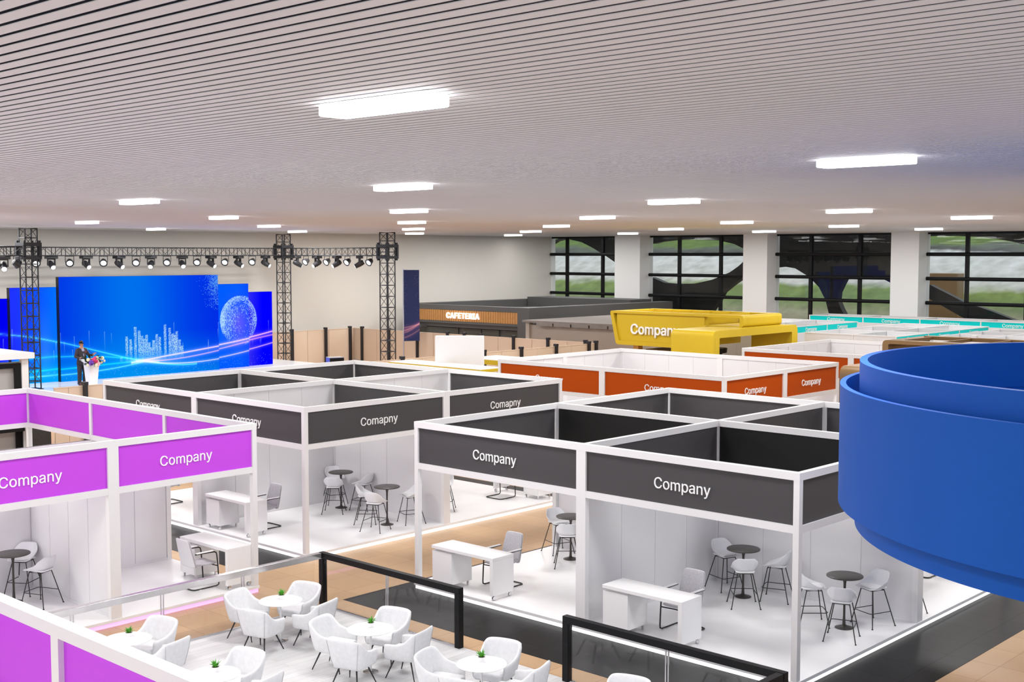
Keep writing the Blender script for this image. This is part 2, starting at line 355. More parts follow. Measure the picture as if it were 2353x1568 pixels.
# ---------------------------------------------------------------- ceiling lamps
def lamp_proto():
    t = thing('ceiling_light', 'x', 'ceiling light', group='rectangular ceiling lights')
    MB().prism([(x, y, 7.09) for x, y in rrect(-.57, .57, -.14, .14, .03, 4)], (0, 0, .085)).build('diffuser', 'lamp', t, bevel=.012)
    MB().box(-.5, .5, -.09, .09, 7.17, CZ).build('mounting_plate', 'frame', t)
    return t
rows = {0: [(0,0)], 1: [(0,1)], 2: [(1,1)], 3: [(2,1),(1,2)], 4: [(2,2),(1,3)], 5: [(3,2),(2,3),(1,4)], 6: [(4,2),(3,3),(2,4)], 7: [(4,3),(3,4),(2,5)],
        8: [(5,3),(4,4),(3,5),(2,6)], 9: [(5,4),(4,5),(3,6)], 10: [(5,5),(4,6)], 11: [(5,6)]}
single = {0: 'largest and nearest rectangular white ceiling light, left of centre', 1: 'large rectangular white ceiling light near the right edge', 2: 'rectangular white ceiling light nearest behind the largest one', 11: 'smallest, farthest ceiling light, just above the corner of the beige wall'}
ordn = ['nearest', 'second', 'third', 'fourth', 'fifth', 'sixth', 'seventh', 'eighth', 'ninth', 'tenth', 'eleventh', 'twelfth']
side = {1: [''], 2: ['left', 'right'], 3: ['left', 'middle', 'right'], 4: ['far left', 'centre left', 'centre right', 'far right']}
lp = lamp_proto(); first = True
for k, lst in rows.items():
    for q, (i, j) in enumerate(lst):
        lab = single.get(k) or 'white ceiling light, %s one of %s in the %s row from the camera' % (side[len(lst)][q], {2: 'two', 3: 'three', 4: 'four'}[len(lst)], ordn[k])
        loc = (-6.8393-7.9956*i, 5.9734+7.4109*j, 0)
        if first: lp.location = loc; lp['label'] = lab; first = False
        else: dup(lp, loc, 0, lab)
for i in range(0, 6):
    for j in range(-1, 7):
        la = bpy.data.lights.new('ceiling_lamp_glow', 'AREA'); la.shape = 'RECTANGLE'; la.size = 2.2; la.size_y = 1.4; la.energy = 265; la.color = (1, .99, .98)
        lo = bpy.data.objects.new('ceiling_lamp_glow', la); C.objects.link(lo); lo.location = (-6.8393-7.9956*i, 5.9734+7.4109*j, 7.08)

# added strip lights without any fixture, brightening the two far walls
for nm, loc, ln, ax, en in (('added_wall_fill', (-48.4, 32.0, 7.1), 54, 'u', 900), ('added_wall_fill', (-34.0, 55.6, 7.1), 34, 'v', 520)):
    la = bpy.data.lights.new(nm, 'AREA'); la.shape = 'RECTANGLE'; la.size = ln; la.size_y = .12; la.energy = en; la.color = (1, .98, .95)
    lo = bpy.data.objects.new(nm, la); C.objects.link(lo); lo.location = loc
    d = Vector((0, 0, -1))
    z = -d.normalized(); x = Vector((0, 1, 0)) if ax == 'u' else Vector((1, 0, 0)); y = z.cross(x)
    lo.rotation_euler = Matrix((x, y, z)).transposed().to_euler()
# ---------------------------------------------------------------- exhibition stands built from posts, rails and panels
PW = .1
def stand(name, label, x0, y0, us, vs, segs, colour, top=3.0, rail=.11, lo=2.13, plat=True, led='led', postw=PW, double=(), text_w=1.03, group=None, margin=.06):
    """us / vs: post coordinates (local). segs: list of (axis, fixed index, from index, kind, text, facing)
    kind: f fascia, w full wall, fw fascia over wall, b black fascia over wall"""
    t = thing(name, label, 'exhibition stand', (x0, y0, 0), 0, group)
    h = postw/2; pset = set(); wide = {}
    for ax, fi, i, kind, txt, face in segs:
        if ax == 'u': pset |= {(i, fi), (i+1, fi)}
        else: pset |= {(fi, i), (fi, i+1)}
    for (i, j) in sorted(pset):
        x, y = us[i], vs[j]; ax = h; ay = h
        if ('u', i, j) in double: ax = .1
        if ('v', i, j) in double: ay = .1
        wide[(i, j)] = (ax, ay)
        B('post', 'frame', t, x-ax+.002, x+ax-.002, y-ay+.002, y+ay-.002, 0, top-.02)
    for ax, fi, i, kind, txt, face in segs:
        if ax == 'u': a, b_, f = us[i], us[i+1], vs[fi]
        else: a, b_, f = vs[i], vs[i+1], us[fi]
        bx = (lambda p0, p1, q, z0, z1: (p0, p1, f-q, f+q, z0, z1)) if ax == 'u' else (lambda p0, p1, q, z0, z1: (f-q, f+q, p0, p1, z0, z1))
        e0 = h if i == 0 else 0; e1 = h if b_ == (us if ax == 'u' else vs)[-1] else 0; dv = 0 if ax == 'u' else .003
        B('top_rail', 'frame', t, *bx(a-e0+dv, b_+e1-dv, h-dv, top-rail, top-dv))
        if kind != 'w':
            B('bottom_rail', 'frame', t, *bx(a+h*.5, b_-h*.5, h-.004, lo, lo+rail))
            p_ = B('fascia_panel', {'b': 'black_panel'}.get(kind, colour), t, *bx(a+h*.5, b_-h*.5, .012, lo+rail-.01, top-rail+.01))
            if txt:
                mid = (a+b_)/2; z = (top+lo)/2-.01; d = .014
                loc = {'-y': (mid, f-d, z), '+y': (mid, f+d, z), '+x': (f+d, mid, z), '-x': (f-d, mid, z)}[face]
                lettering(txt, p_, loc, face, text_w)
        if kind != 'f':
            wm = MB(); zt = (top-rail) if kind == 'w' else lo; n = max(1, round((b_-a)/.98)); s = (b_-a-2*h)/n
            for k in range(n): wm.box(*bx(a+h+k*s+.006, a+h+(k+1)*s-.006, .022, 0, zt))
            wm.box(*bx(a+h, b_-h, .014, 0, zt)); wm.box(*bx(a+h, b_-h, .03, 0, .05))
            wm.build('wall_panel', 'wallp', t)
    if plat:
        e = .06; B('raised_floor', 'platform', t, us[0]-e, us[-1]+e, vs[0]-e, vs[-1]+e, -.05, 0)
        MB().box(us[0]-e+.02, us[-1]+e-.02, vs[0]-e+.02, vs[-1]+e-.02, FZ, -.05).build('light_strip', led, t)
    return t
D2 = {('u', 1, 0), ('u', 1, 2), ('v', 0, 1), ('v', 2, 1)}
S = 3.985
def four(word_side, cross):
    return [('u', 0, 0, 'f', 'Company', '-y'), ('u', 0, 1, 'f', 'Company', '-y'), ('u', 2, 0, 'f', 'Company', '+y'), ('u', 2, 1, 'f', 'Company', '+y'),
            ('v', 0, 0, 'f', 'Company', '-x'), ('v', 0, 1, 'f', 'Company', '-x'), ('v', 2, 0, 'f', word_side, '+x'), ('v', 2, 1, 'f', word_side, '+x'),
            ('u', 1, 0, cross, None, None), ('u', 1, 1, cross, None, None)]
stand('exhibition_stand', 'four-bay charcoal stand with the black inner fascias, front centre right', -16.69, 15.3, [.05, S, 2*S-.05], [.05, S-.01, 2*S-.07], four('Company', 'b')+[('v', 1, 0, 'fw', None, None), ('v', 1, 1, 'fw', None, None)], 'charcoal', double=D2, group='charcoal four-bay stands')
stand('exhibition_stand', 'four-bay charcoal stand lettered Comapny, left of the tan aisle', -27.80, 15.2, [.05, S, 2*S-.05], [.05, S-.01, 2*S-.07], four('Comapny', 'fw')+[('v', 1, 0, 'w', None, None), ('v', 1, 1, 'w', None, None)], 'charcoal', double=D2, group='charcoal four-bay stands')
# purple stands
q = 2.92
stand('exhibition_stand', 'purple fascia stand at the left, its corner post by the white desk', -18.65-3*q, 13.13-3*2.8, [0, q, 2*q, 3*q], [0, 2.8, 5.6, 8.4],
      [('u', 3, 0, 'f', None, None), ('u', 3, 1, 'f', None, None), ('u', 3, 2, 'f', None, None), ('v', 3, 2, 'f', 'Company', '+x'), ('v', 3, 1, 'f', 'Company', '+x'), ('v', 3, 0, 'f', 'Company', '+x'),
       ('v', 0, 2, 'f', None, None), ('v', 0, 1, 'f', None, None)], 'purple', lo=2.1, led='led_purple', double={('v', 3, 2), ('v', 3, 1)}, group='purple stands')
ps = bpy.data.objects['exhibition_stand.002']
def wall_run(t, ax, f, a, b_, zt, n=None):
    wm = MB(); n = n or max(1, round((b_-a)/.72)); s = (b_-a)/n
    for k in range(n):
        if ax == 'u': wm.box(a+k*s+.006, a+(k+1)*s-.006, f-.03, f+.03, 0, zt)
        else: wm.box(f-.03, f+.03, a+k*s+.006, a+(k+1)*s-.006, 0, zt)
    if ax == 'u': wm.box(a, b_, f-.02, f+.02, 0, zt).box(a, b_, f-.04, f+.04, 0, .05).box(a, b_, f-.045, f+.045, zt-.05, zt)
    else: wm.box(f-.02, f+.02, a, b_, 0, zt).box(f-.04, f+.04, a, b_, 0, .05).box(f-.045, f+.045, a, b_, zt-.05, zt)
    return wm.build('wall_panel', 'wallp', t)
wall_run(ps, 'v', 2*q, 0, 8.35, 2.1); wall_run(ps, 'u', 5.6, 2*q+.05, 3*q-.1, 2.1); wall_run(ps, 'v', q, 5.6, 8.35, 2.1)
stand('exhibition_stand', 'purple fascia stand cut off at the bottom left corner, nearest the camera', -12.57, 4.85-2.92, [0, q, 2*q], [0, q],
      [('u', 1, 0, 'f', None, None), ('u', 1, 1, 'f', None, None), ('v', 0, 0, 'f', None, None), ('v', 2, 0, 'f', None, None)], 'purple', lo=2.1, led='led_purple', postw=.13, group='purple stands')
# orange stands
oo = [('u', 0, 0, 'f', 'Company', '-y'), ('u', 0, 1, 'f', 'Company', '-y'), ('v', 2, 0, 'f', 'Company', '+x'), ('v', 2, 1, 'f', 'Company', '+x'),
      ('v', 0, 0, 'w', None, None), ('v', 0, 1, 'w', None, None), ('u', 2, 0, 'w', None, None), ('u', 2, 1, 'w', None, None)]
stand('exhibition_stand', 'orange fascia stand in the middle, behind the charcoal stands', -24.93, 26.2, [.05, 3.9, 7.8], [.05, 2.93, 5.8], oo, 'orange', double=D2|{('u', 1, 2)}, group='orange stands')
stand('exhibition_stand', 'orange fascia stand farther right, half hidden by the nearer orange one', -22.05, 34.8, [.05, 3.9, 7.8], [.05, 2.93, 5.8], oo, 'orange', double=D2, group='orange stands')
# turquoise stands
tq = dict(rail=.035, lo=2.68, postw=.06, text_w=.95, group='turquoise stands')
us = [0, 2.94, 5.88, 8.82, 11.76, 14.7]
stand('exhibition_stand', 'long turquoise fascia stand in a row under the windows', -31.78, 56.5, us, [0, 1.85],
      [('u', 0, i, 'fw', 'Company', '-y') for i in range(5)]+[('u', 1, i, 'w', None, None) for i in range(5)]+[('v', i, 0, 'w', None, None) for i in range(6)], 'cyan', **tq)
def white_block(label, x0, y0, us, vs, txt=True):
    n = len(us)-1; m_ = len(vs)-1; sg = []
    for j in range(m_): sg.append(('v', n, j, 'fw', 'Company' if txt else None, '+x'))
    for i in range(n):
        for j in range(m_): sg.append(('v', i, j, 'w', None, None))
    for j in range(m_+1):
        for i in range(n): sg.append(('u', j, i, 'w', None, None))
    stand('exhibition_stand', label, x0, y0, us, vs, sg, 'cyan', **tq)
white_block('white walled stand with turquoise end fascias, beside the yellow stand', -31.35, 43.9, [0, 2.25, 4.35], [0, 2.8, 5.6, 8.4])
white_block('white walled stand with turquoise end fascias, behind the brown stand', -24.8, 43.75, [0, 2.05, 3.8], [0, 2.8, 5.7, 8.7])
white_block('white walled stand at the far right edge, behind the blue ring', -19.9, 44.7, [0, 1.8, 4.0], [0, 2.2, 4.4, 6.2])
# ---------------------------------------------------------------- furniture
def desk_proto():
    t = thing('desk', 'x', 'desk', group='white desks')
    MB().box(0, 1.55, 0, .545, .70, .76).build('top', 'white', t, bevel=.004)
    c = MB().box(0, .5, .02, .545, .09, .66).build('cabinet', 'white', t, bevel=.004)
    for k in range(3): B('drawer', 'white', c, .02, .48, .545, .553, .11+k*.18, .28+k*.18)
    MB().tube([(.25, .553, .60), (.25, .575, .60)], .012).build('knob', 'black', c)
    B('cabinet_support', 'white', t, .03, .47, .08, .5, .66, .70)
    for x in (.05, .45):
        for y in (.07, .49): B('leg', 'chrome', t, x-.015, x+.015, y-.015, y+.015, 0, .09)
    MB().box(1.48, 1.55, 0, .545, .085, .70).build('side_panel', 'white', t, bevel=.004)
    for y in (.07, .48):
        cm = MB()
        cm.lathe([(.012, -.02), (.036, -.02), (.036, -.008), (.012, -.008)], 16, (1.515, y, .037), (1, 0, 0)).lathe([(.012, .008), (.036, .008), (.036, .02), (.012, .02)], 16, (1.515, y, .037), (1, 0, 0))
        cm.box(1.503, 1.527, y-.012, y+.012, .037, .085).build('caster', 'chrome', t, smooth=40)
    return t
def office_proto():       # faces +x, skid base
    t = thing('office_chair', 'x', 'office chair', group='skid-base office chairs')
    sm = MB(); n = 7
    top = []; 
    def slab(fn, nu, nv, th):
        vs = []; 
        for k in (0, 1):
            for i in range(nu):
                for j in range(nv): vs.append(fn(i/(nu-1), j/(nv-1), k*th))
        fs = []; o = nu*nv
        for i in range(nu-1):
            for j in range(nv-1):
                a = i*nv+j; fs += [(a, a+nv, a+nv+1, a+1), (o+a, o+a+1, o+a+nv+1, o+a+nv)]
        for i in range(nu-1):
            a = i*nv; fs += [(a, o+a, o+a+nv, a+nv)]; a = i*nv+nv-1; fs += [(a, a+nv, o+a+nv, o+a)]
        for j in range(nv-1):
            a = j; fs += [(a, a+1, o+a+1, o+a)]; a = (nu-1)*nv+j; fs += [(a, o+a, o+a+1, a+1)]
        return MB().add(vs, fs)
    seat = slab(lambda u, v, t_: (-.21+u*.46, -.23+v*.46, .43-.03*math.sin(u*PI*.9)-.02*u*u+.012*(2*v-1)**2+t_), 7, 7, .05).build('seat', 'felt', t, smooth=180, subsurf=1)
    def bk(u, v, t_):
        wd = .235-.035*u*u; return (-.235-.10*u**1.3+.03*(2*v-1)**2-.035*(1-u)**3*-1-t_, (2*v-1)*wd, .40+u*.53)
    slab(bk, 8, 7, .035).build('backrest', 'felt', t, smooth=180, subsurf=1)
    slab(lambda u, v, t_: (bk(u, v, .037+t_*.4)[0], bk(u, v, 0)[1]*1.01, bk(u, v, 0)[2]), 8, 7, .03).build('back_shell', 'plastic', t, smooth=180, subsurf=1)['label'] = 'white shell behind the felt'
    for s in (-1, 1):
        y = s*.26
        pts = [(-.24, y, .66), (.02, y, .655), (.16, y, .65), (.2, y, .63), (.215, y, .58), (.235, y, .35), (.25, y, .08), (.245, y, .035), (.2, y, .014), (-.2, y, .014), (-.26, y*.97, .014)]
        MB().tube(pts, .0125, 8).build('arm_and_leg', 'steel_black', t, smooth=60)
        MB().box(-.22, .14, y-.022, y+.022, .665, .685).build('arm_pad', 'white', t, bevel=.006)
    MB().tube([(-.26, -.252, .014), (-.29, -.2, .014), (-.29, .2, .014), (-.26, .252, .014)], .0125).tube([(.228, -.26, .38), (.2, 0, .38), (.228, .26, .38)], .011).build('cross_bar', 'steel_black', t, smooth=60)
    g = MB()
    for s in (-1, 1):
        for x in (-.15, .15): g.box(x-.025, x+.025, s*.26-.016, s*.26+.016, 0, .008)
    g.build('glide', 'frame', t)
    return t
def stool_proto():        # faces +x
    t = thing('bar_stool', 'x', 'bar stool', group='white shell bar stools')
    # bucket shell: loops from the front lip to the back top
    prof = [(.235, .625, .17), (.20, .610, .205), (.08, .598, .225), (-.06, .605, .232), (-.15, .635, .235), (-.195, .70, .225), (-.225, .79, .20), (-.245, .88, .15)]
    rows_ = []
    nv = 9
    for k, (x, z, wd) in enumerate(prof):
        r = []
        for j in range(nv):
            s = 2*j/(nv-1)-1; lift = max(0, abs(s)-.55)/.45
            up = [.0, .012, .06, .12, .13, .10, .04, 0][k]; fw = [0, 0, 0, .01, .05, .075, .06, .03][k]
            r.append((x+fw*lift**1.2+.012*s*s, s*wd, z+up*lift**1.4))
        rows_.append(r)
    vs = [p_ for r in rows_ for p_ in r]; fs = []
    for k in range(len(prof)-1):
        for j in range(nv-1): fs.append((k*nv+j, (k+1)*nv+j, (k+1)*nv+j+1, k*nv+j+1))
    o = MB().add(vs, fs).build('seat_shell', 'plastic', t, smooth=180)
    so = o.modifiers.new('thickness', 'SOLIDIFY'); so.thickness = .018; so.offset = -1
    ss = o.modifiers.new('smooth', 'SUBSURF'); ss.levels = ss.render_levels = 1
    cu = MB().prism([(x, y, .618) for x, y in rrect(-.14, .21, -.165, .165, .07, 5)], (0, 0, .028)).build('seat_pad', 'cushion', t, bevel=.012)
    cu.rotation_euler = (0, -.05, 0)
    F = {}
    for sx in (-1, 1):
        for sy in (-1, 1):
            a = Vector((sx*.125+.02, sy*.13, .59)); b_ = Vector((sx*.245, sy*.25, .0)); F[(sx, sy)] = (a, b_)
            MB().tube([a, b_], .0085, 8).lathe([(.014, 0), (.014, .012), (.009, .016)], 10, b_).build('leg', 'steel_black', t, smooth=50)
    zf = .24; P = lambda k: F[k][0].lerp(F[k][1], (.59-zf)/.59)
    MB().tube([P((-1, -1)), P((1, -1)), P((1, -1))+Vector((.03, .03, 0)), P((1, 1))+Vector((.03, -.03, 0)), P((1, 1)), P((-1, 1))], .007, 8).build('footrest', 'steel_black', t, smooth=60)
    MB().tube([F[(1, -1)][0], F[(1, 1)][0], F[(-1, 1)][0], F[(-1, -1)][0]], .0085, 8, True).build('seat_frame', 'steel_black', t, smooth=60)
    return t
def bar_table_proto():
    t = thing('bar_table', 'x', 'bar table', group='dark bar tables')
    MB().lathe([(.01, .845), (.28, .845), (.293, .852), (.293, .866), (.285, .872), (.01, .872)], 48).build('tabletop', 'tabletop', t, smooth=40)
    MB().lathe([(.01, .0), (.03, .04), (.026, .08), (.019, .2), (.018, .6), (.022, .74), (.04, .82), (.06, .846), (.01, .846)], 24).build('column', 'bronze', t, smooth=60)
    MB().lathe([(.01, .0), (.145, .0), (.147, .008), (.12, .018), (.06, .03), (.032, .05), (.01, .05)], 40).build('base', 'bronze', t, smooth=60)
    return t
desk0, off0, stool0, bt0 = desk_proto(), office_proto(), stool_proto(), bar_table_proto()
used = {}
def put(proto, loc, rz, label):
    if used.get(proto.name): return dup(proto, loc, rz, label)
    used[proto.name] = 1; proto.location = loc; proto.rotation_euler = (0, 0, rz); proto['label'] = label; return proto
STOOL1 = {'a': (-.56, .26, -20), 'b': (.32, -.48, 132), 'c': (.54, .25, 199)}
STOOL2 = {'d': (-.5, -.19, 43), 'e': (.26, -.57, 110), 'f': (.25, .51, 250)}
def bay(where, ox, oy, t1, t2, items, desk=None, flip=False):
    """items: dict key -> label; positions relative to (ox, oy), flipped by 180 degrees when flip"""
    sg = -1 if flip else 1; ra = PI if flip else 0; sh = (t1[0]-1.0)*.7
    for key, lab in items.items():
        if key == 'desk': put(desk0, (ox+sg*(.41+sh), oy+sg*.06, 0), ra, lab)
        elif key == 'chair': put(off0, (ox+sg*(1.34+sh), oy+sg*.97, 0), ra+R(270), lab)
        elif key == 't1': put(bt0, (ox+sg*t1[0], oy+sg*t1[1], 0), 0, lab)
        elif key == 't2': put(bt0, (ox+sg*t2[0], oy+sg*t2[1], 0), 0, lab)
        else:
            tb = t1 if key in STOOL1 else t2; dx, dy, an = (STOOL1 if key in STOOL1 else STOOL2)[key]
            put(stool0, (ox+sg*(tb[0]+dx), oy+sg*(tb[1]+dy), 0), R(an)+ra, lab)
R = math.radians
T1, T2 = (1.0, 3.31), (3.2, 2.86)
bay('', -12.69, 15.28, T1, T2, {
 'desk': 'white desk behind the right black railing, in the right front charcoal bay',
 'chair': 'grey felt office chair at the desk behind the right black railing',
 't1': 'dark round bar table left of the thin corner post of the front charcoal stand', 't2': 'dark round bar table right of the thin corner post, below the blue ring',
 'a': 'white bar stool in the grey wall corner, behind the desk by the black railing', 'b': 'white bar stool with its back to us, left of the thin corner post',
 'c': 'white bar stool seen sideways, touching the thin corner post on its left',
 'd': 'white bar stool half hidden behind the right side of the thin corner post', 'e': 'white bar stool with its back to us, nearest the blue ring',
 'f': 'rightmost white bar stool with its pad showing, under the blue ring'})
bay('', -16.69, 15.28, T1, T2, {
 'desk': 'white desk beside the tan aisle, in the left front charcoal bay', 'chair': 'grey felt office chair at the desk beside the tan aisle',
 't1': 'dark round bar table cut off by the wide double post', 'a': 'white bar stool left of the table cut off by the wide double post',
 'b': 'white bar stool in front of the table cut off by the wide double post'})
bay('', -8.72, 23.25, T1, T2, {'a': 'white bar stool showing one leg beyond the grey wall end, right of the tables', 'chair': 'office chair whose black skid peeps out under the blue ring'}, flip=True)
bay('', -23.80, 15.2, (.83, 3.48), (3.05, 2.99), {
 'desk': 'white desk crossed by the purple corner post, in the Comapny stand', 'chair': 'grey felt office chair at the desk crossed by the purple corner post',
 't1': 'dark round bar table in the wall corner of the Comapny stand', 't2': 'dark round bar table nearer the tan aisle in the Comapny stand',
 'a': 'white bar stool tucked into the wall corner of the Comapny stand', 'b': 'white bar stool with its back to us at the corner table, Comapny stand',
 'c': 'white bar stool against the grey wall, right of the corner table, Comapny stand', 'd': 'white bar stool left of the table nearer the aisle, Comapny stand',
 'e': 'white bar stool in front of the table nearer the aisle, Comapny stand', 'f': 'white bar stool partly behind the left post of the front charcoal stand'})
bay('', -19.83, 23.2, (.83, 3.48), (3.05, 2.99), {'b': 'white bar stool past the wall end, in the back bay of the Comapny stand', 'desk': 'white desk on casters glimpsed in the back bay of the Comapny stand', 'chair': 'office chair showing only a black skid, back bay of the Comapny stand'}, flip=True)
bay('', -27.78, 15.2, (.83, 3.48), (3.05, 2.99), {'chair': 'office chair showing only its black skid, left of the Comapny stand wall'})
# purple stand furniture
put(bt0, (-20.83, 9.62, 0), 0, 'dark round bar table at the left edge, in the purple stand')
put(stool0, (-20.32, 9.88, 0), R(203), 'white bar stool right of the table in the purple stand')
put(stool0, (-21.28, 10.02, 0), R(-55), 'white bar stool behind the table in the purple stand, left edge')
# its desk has the drawers on the near side: a mirrored copy
dk = dup(desk0, (-20.25, 13.12, 0), 0, 'white desk with drawers facing us, inside the purple stand'); dk.scale = (1, -1, 1)
put(off0, (-19.38, 12.42, 0), R(90), 'white-backed office chair in front of the desk in the purple stand')
# ---------------------------------------------------------------- cafe deck with railings
DZ = FZ
t_ = struct('floor', MB().box(-17.0, -7.8, 3.0, 13.45, FZ, FZ+.006), 'wood')
def armchair_proto():     # faces +x, floor at z = 0
    t = thing('armchair', 'x', 'armchair', group='pale upholstered cafe armchairs')
    hp = [(.255, .275), (.14, .285), (.02, .288), (-.08, .286), (-.155, .282), (-.215, .272), (-.252, .235), (-.268, .14)]
    ht = [.52, .53, .54, .565, .63, .705, .735, .742]; hf = [.0, .01, .015, .025, .045, .06, .075, .085]
    path = [(x, -y) for x, y in hp]+[(-.272, 0)]+hp[::-1]; tops = ht+[.744]+ht[::-1]; flare = hf+[.088]+hf[::-1]
    n = len(path); nz = 6; th = .05
    def pt(i, u, inner):
        x, y = path[i]; z = .28+(tops[i]-.28)*u
        r = math.hypot(x+.0, y); nx, ny = (0, math.copysign(1, y)) if abs(y) > .25 and x > -.1 else (x/max(r, .01), y/max(r, .01))
        k = flare[i]*(u-.3)-(.035*(1-u)**2); 
        return (x+nx*(k-(th if inner else 0)), y+ny*(k-(th if inner else 0)), z)
    vs = [pt(i, j/(nz-1), 0) for i in range(n) for j in range(nz)]+[pt(i, j/(nz-1), 1) for i in range(n) for j in range(nz)]
    o = n*nz; fs = []
    for i in range(n-1):
        for j in range(nz-1):
            a = i*nz+j; fs += [(a, a+nz, a+nz+1, a+1), (o+a, o+a+1, o+a+nz+1, o+a+nz)]
        a = i*nz; b_ = i*nz+nz-1; fs += [(a, o+a, o+a+nz, a+nz), (b_, b_+nz, o+b_+nz, o+b_)]
    for i in (0, n-1):
        for j in range(nz-1):
            a = i*nz+j; fs.append((a, a+1, o+a+1, o+a) if i == 0 else (a, o+a, o+a+1, a+1))
    MB().add(vs, fs).build('shell', 'fabric', t, smooth=180, subsurf=1)
    sl = rrect(-.21, .285, -.225, .225, .06, 5)
    MB().prism([(x, y, .285) for x, y in sl], (0, 0, .115)).build('seat_cushion', 'fabric', t, bevel=.03, seg=3)
    for i, ui, inn, q in ((6, (.06, .93), 0, .004), (10, (.06, .93), 0, .004), (6, (.42, .93), 1, -.005), (10, (.42, .93), 1, -.005)):
        P_ = [Vector(pt(i, ui[0]+(ui[1]-ui[0])*j/6, inn)) for j in range(7)]
        c_ = Vector((path[i][0], path[i][1], 0)).normalized()*(q-.008 if not inn else q+.008)
        MB().tube([p_+c_ for p_ in P_], .004, 6).build('seam', 'seam', t, smooth=180)
    for sx in (-1, 1):
        for sy in (-1, 1):
            MB().tube([(sx*.13, sy*.14, .295), (sx*.245, sy*.225, 0)], .014, 8, r2=.008).build('leg', 'steel_black', t, smooth=50)
    return t
def cafe_table_proto():
    t = thing('cafe_table', 'x', 'cafe table', group='round white cafe tables')
    MB().lathe([(.01, .63), (.31, .63), (.34, .638), (.345, .645), (.34, .65), (.01, .65)], 56).build('tabletop', 'white', t, smooth=40)
    MB().lathe([(.02, .012), (.016, .03), (.016, .6), (.06, .63), (.01, .63)], 20).build('column', 'white', t, smooth=50)
    MB().lathe([(.01, 0), (.115, 0), (.115, .006), (.02, .012), (.01, .012)], 40).build('base', 'chrome', t, smooth=50)
    return t
def plant_proto():
    t = thing('potted_plant', 'x', 'potted plant', group='small potted plants')
    MB().lathe([(.01, 0), (.037, 0), (.05, .062), (.053, .068), (.048, .068), (.045, .058), (.01, .058)], 24).build('pot', 'white', t, smooth=50)
    MB().lathe([(.005, .054), (.045, .057), (.035, .063), (.005, .064)], 16).build('soil', 'soil', t)
    f = MB(); rnd = random.Random(3)
    for k in range(34):
        a = rnd.uniform(0, 2*PI); ln = rnd.uniform(.05, .095); el = rnd.uniform(.45, 1.4); r0 = rnd.uniform(0, .018)
        d = Vector((math.cos(a)*math.cos(el), math.sin(a)*math.cos(el), math.sin(el))); s = Vector((-math.sin(a), math.cos(a), 0))*rnd.uniform(.006, .010)
        b0 = Vector((math.cos(a)*r0, math.sin(a)*r0, .05)); up = Vector((0, 0, 1))
        p1 = b0+d*ln*.5+up*.006; p2 = b0+d*ln-up*.012*math.cos(el); nn = d.cross(s).normalized()*.002
        f.add([b0-s*.4, b0+s*.4, p1+s+nn, p1-s+nn, p2, p1-nn], [(0, 1, 2, 3), (3, 2, 4), (0, 3, 5), (1, 5, 2), (2, 5, 4), (3, 4, 5), (0, 5, 1)])
    f.v = [(x*1.25, y*1.25, z*1.25) for x, y, z in f.v]
    f.build('foliage', 'leaf', t)
    return t
ac0, ct0, pp0 = armchair_proto(), cafe_table_proto(), plant_proto()
OFF = {'left': (-.54, -.25, 17), 'front': (.25, -.54, 107), 'right': (.54, .25, 197), 'back': (-.25, .54, 287)}
sides = {'left': 'left of', 'front': 'in front of', 'right': 'right of', 'back': 'behind'}
cafe = [((-15.96, 11.72), 'the white cafe table farthest back', ('left', 'front', 'right', 'back')), ((-13.76, 11.72), 'the middle white cafe table', ('left', 'front', 'right', 'back')),
        ((-11.46, 11.72), 'the rightmost white cafe table', ('left', 'front', 'right', 'back')), ((-15.96, 9.02), 'the leftmost cafe table by the purple beam', ('right', 'back')),
        ((-13.76, 9.02), 'the bottom edge cafe table beside the purple beam', ('right', 'back'))]
zt = FZ+.006
for (x, y), nm, wh in cafe:
    lab = 'round '+nm[4:]+', with a potted plant on it'
    put(ct0, (x, y, zt), 0, lab); put(pp0, (x-.06, y+.06, zt+.65), random.uniform(0, 6), 'green potted plant on '+nm)
    for k in wh:
        dx, dy, an = OFF[k]; put(ac0, (x+dx, y+dy, zt), R(an), 'pale armchair '+sides[k]+' '+nm)
put(ac0, (-9.16-.25-.05, 11.72+.54, zt), R(287), 'pale fabric armchair, only its top showing by the right black railing')
# right corner stool on its own white platform
rp = tag(MB().prism([(x, y, FZ) for x, y in ((-6.05, 14.0), (-1, 14.0), (-1, 22), (-6.05, 22))], (0, 0, .06)).build('stand_floor', 'platform'), 'white raised floor in the bottom right corner', 'platform')
put(stool0, (-5.75, 17.55, FZ+.06), R(-60), 'white bar stool cut off by the right edge, on the white corner floor')
# railings
def railing(name, label, p0, p1, posts, bar, glass, top=.85, w_=.1, h_=.1, base=zt):
    t = thing(name, label, 'railing', (p0[0], p0[1], 0), math.atan2(p1[1]-p0[1], p1[0]-p0[0]), 'glass railings of the cafe deck')
    ln = math.hypot(p1[0]-p0[0], p1[1]-p0[1])
    MB().box(0, ln, -w_/2, w_/2, top-h_, top).build('top_bar', bar, t, bevel=.004)
    for x in posts: MB().box(x-.0 if x == 0 else x-w_, (x+w_) if x == 0 else x, -w_/2, w_/2, base, top-h_).build('post', bar, t)
    n = max(2, round(ln/1.65)); s = (ln-.2)/n
    for k in range(n):
        MB().box(.1+k*s+.012, .1+(k+1)*s-.012, -.008, .008, base+.015, top-h_).build('glass_pane', glass, t)
        if k:
            for dx in (-.022, .022): MB().tube([(.1+k*s+dx, 0, base), (.1+k*s+dx, 0, top-h_)], .012, 8).build('clamp_post', 'chrome', t, smooth=60)
    MB().box(.1, ln-.1, -.02, .02, base, base+.02).build('floor_channel', 'chrome', t)
    return t
railing('railing', 'glass railing with black frame, left of the gap, beside the tan floor', (-17.05, 13.4), (-13.55, 13.4), (0, 3.5), 'black', 'glass_dark')
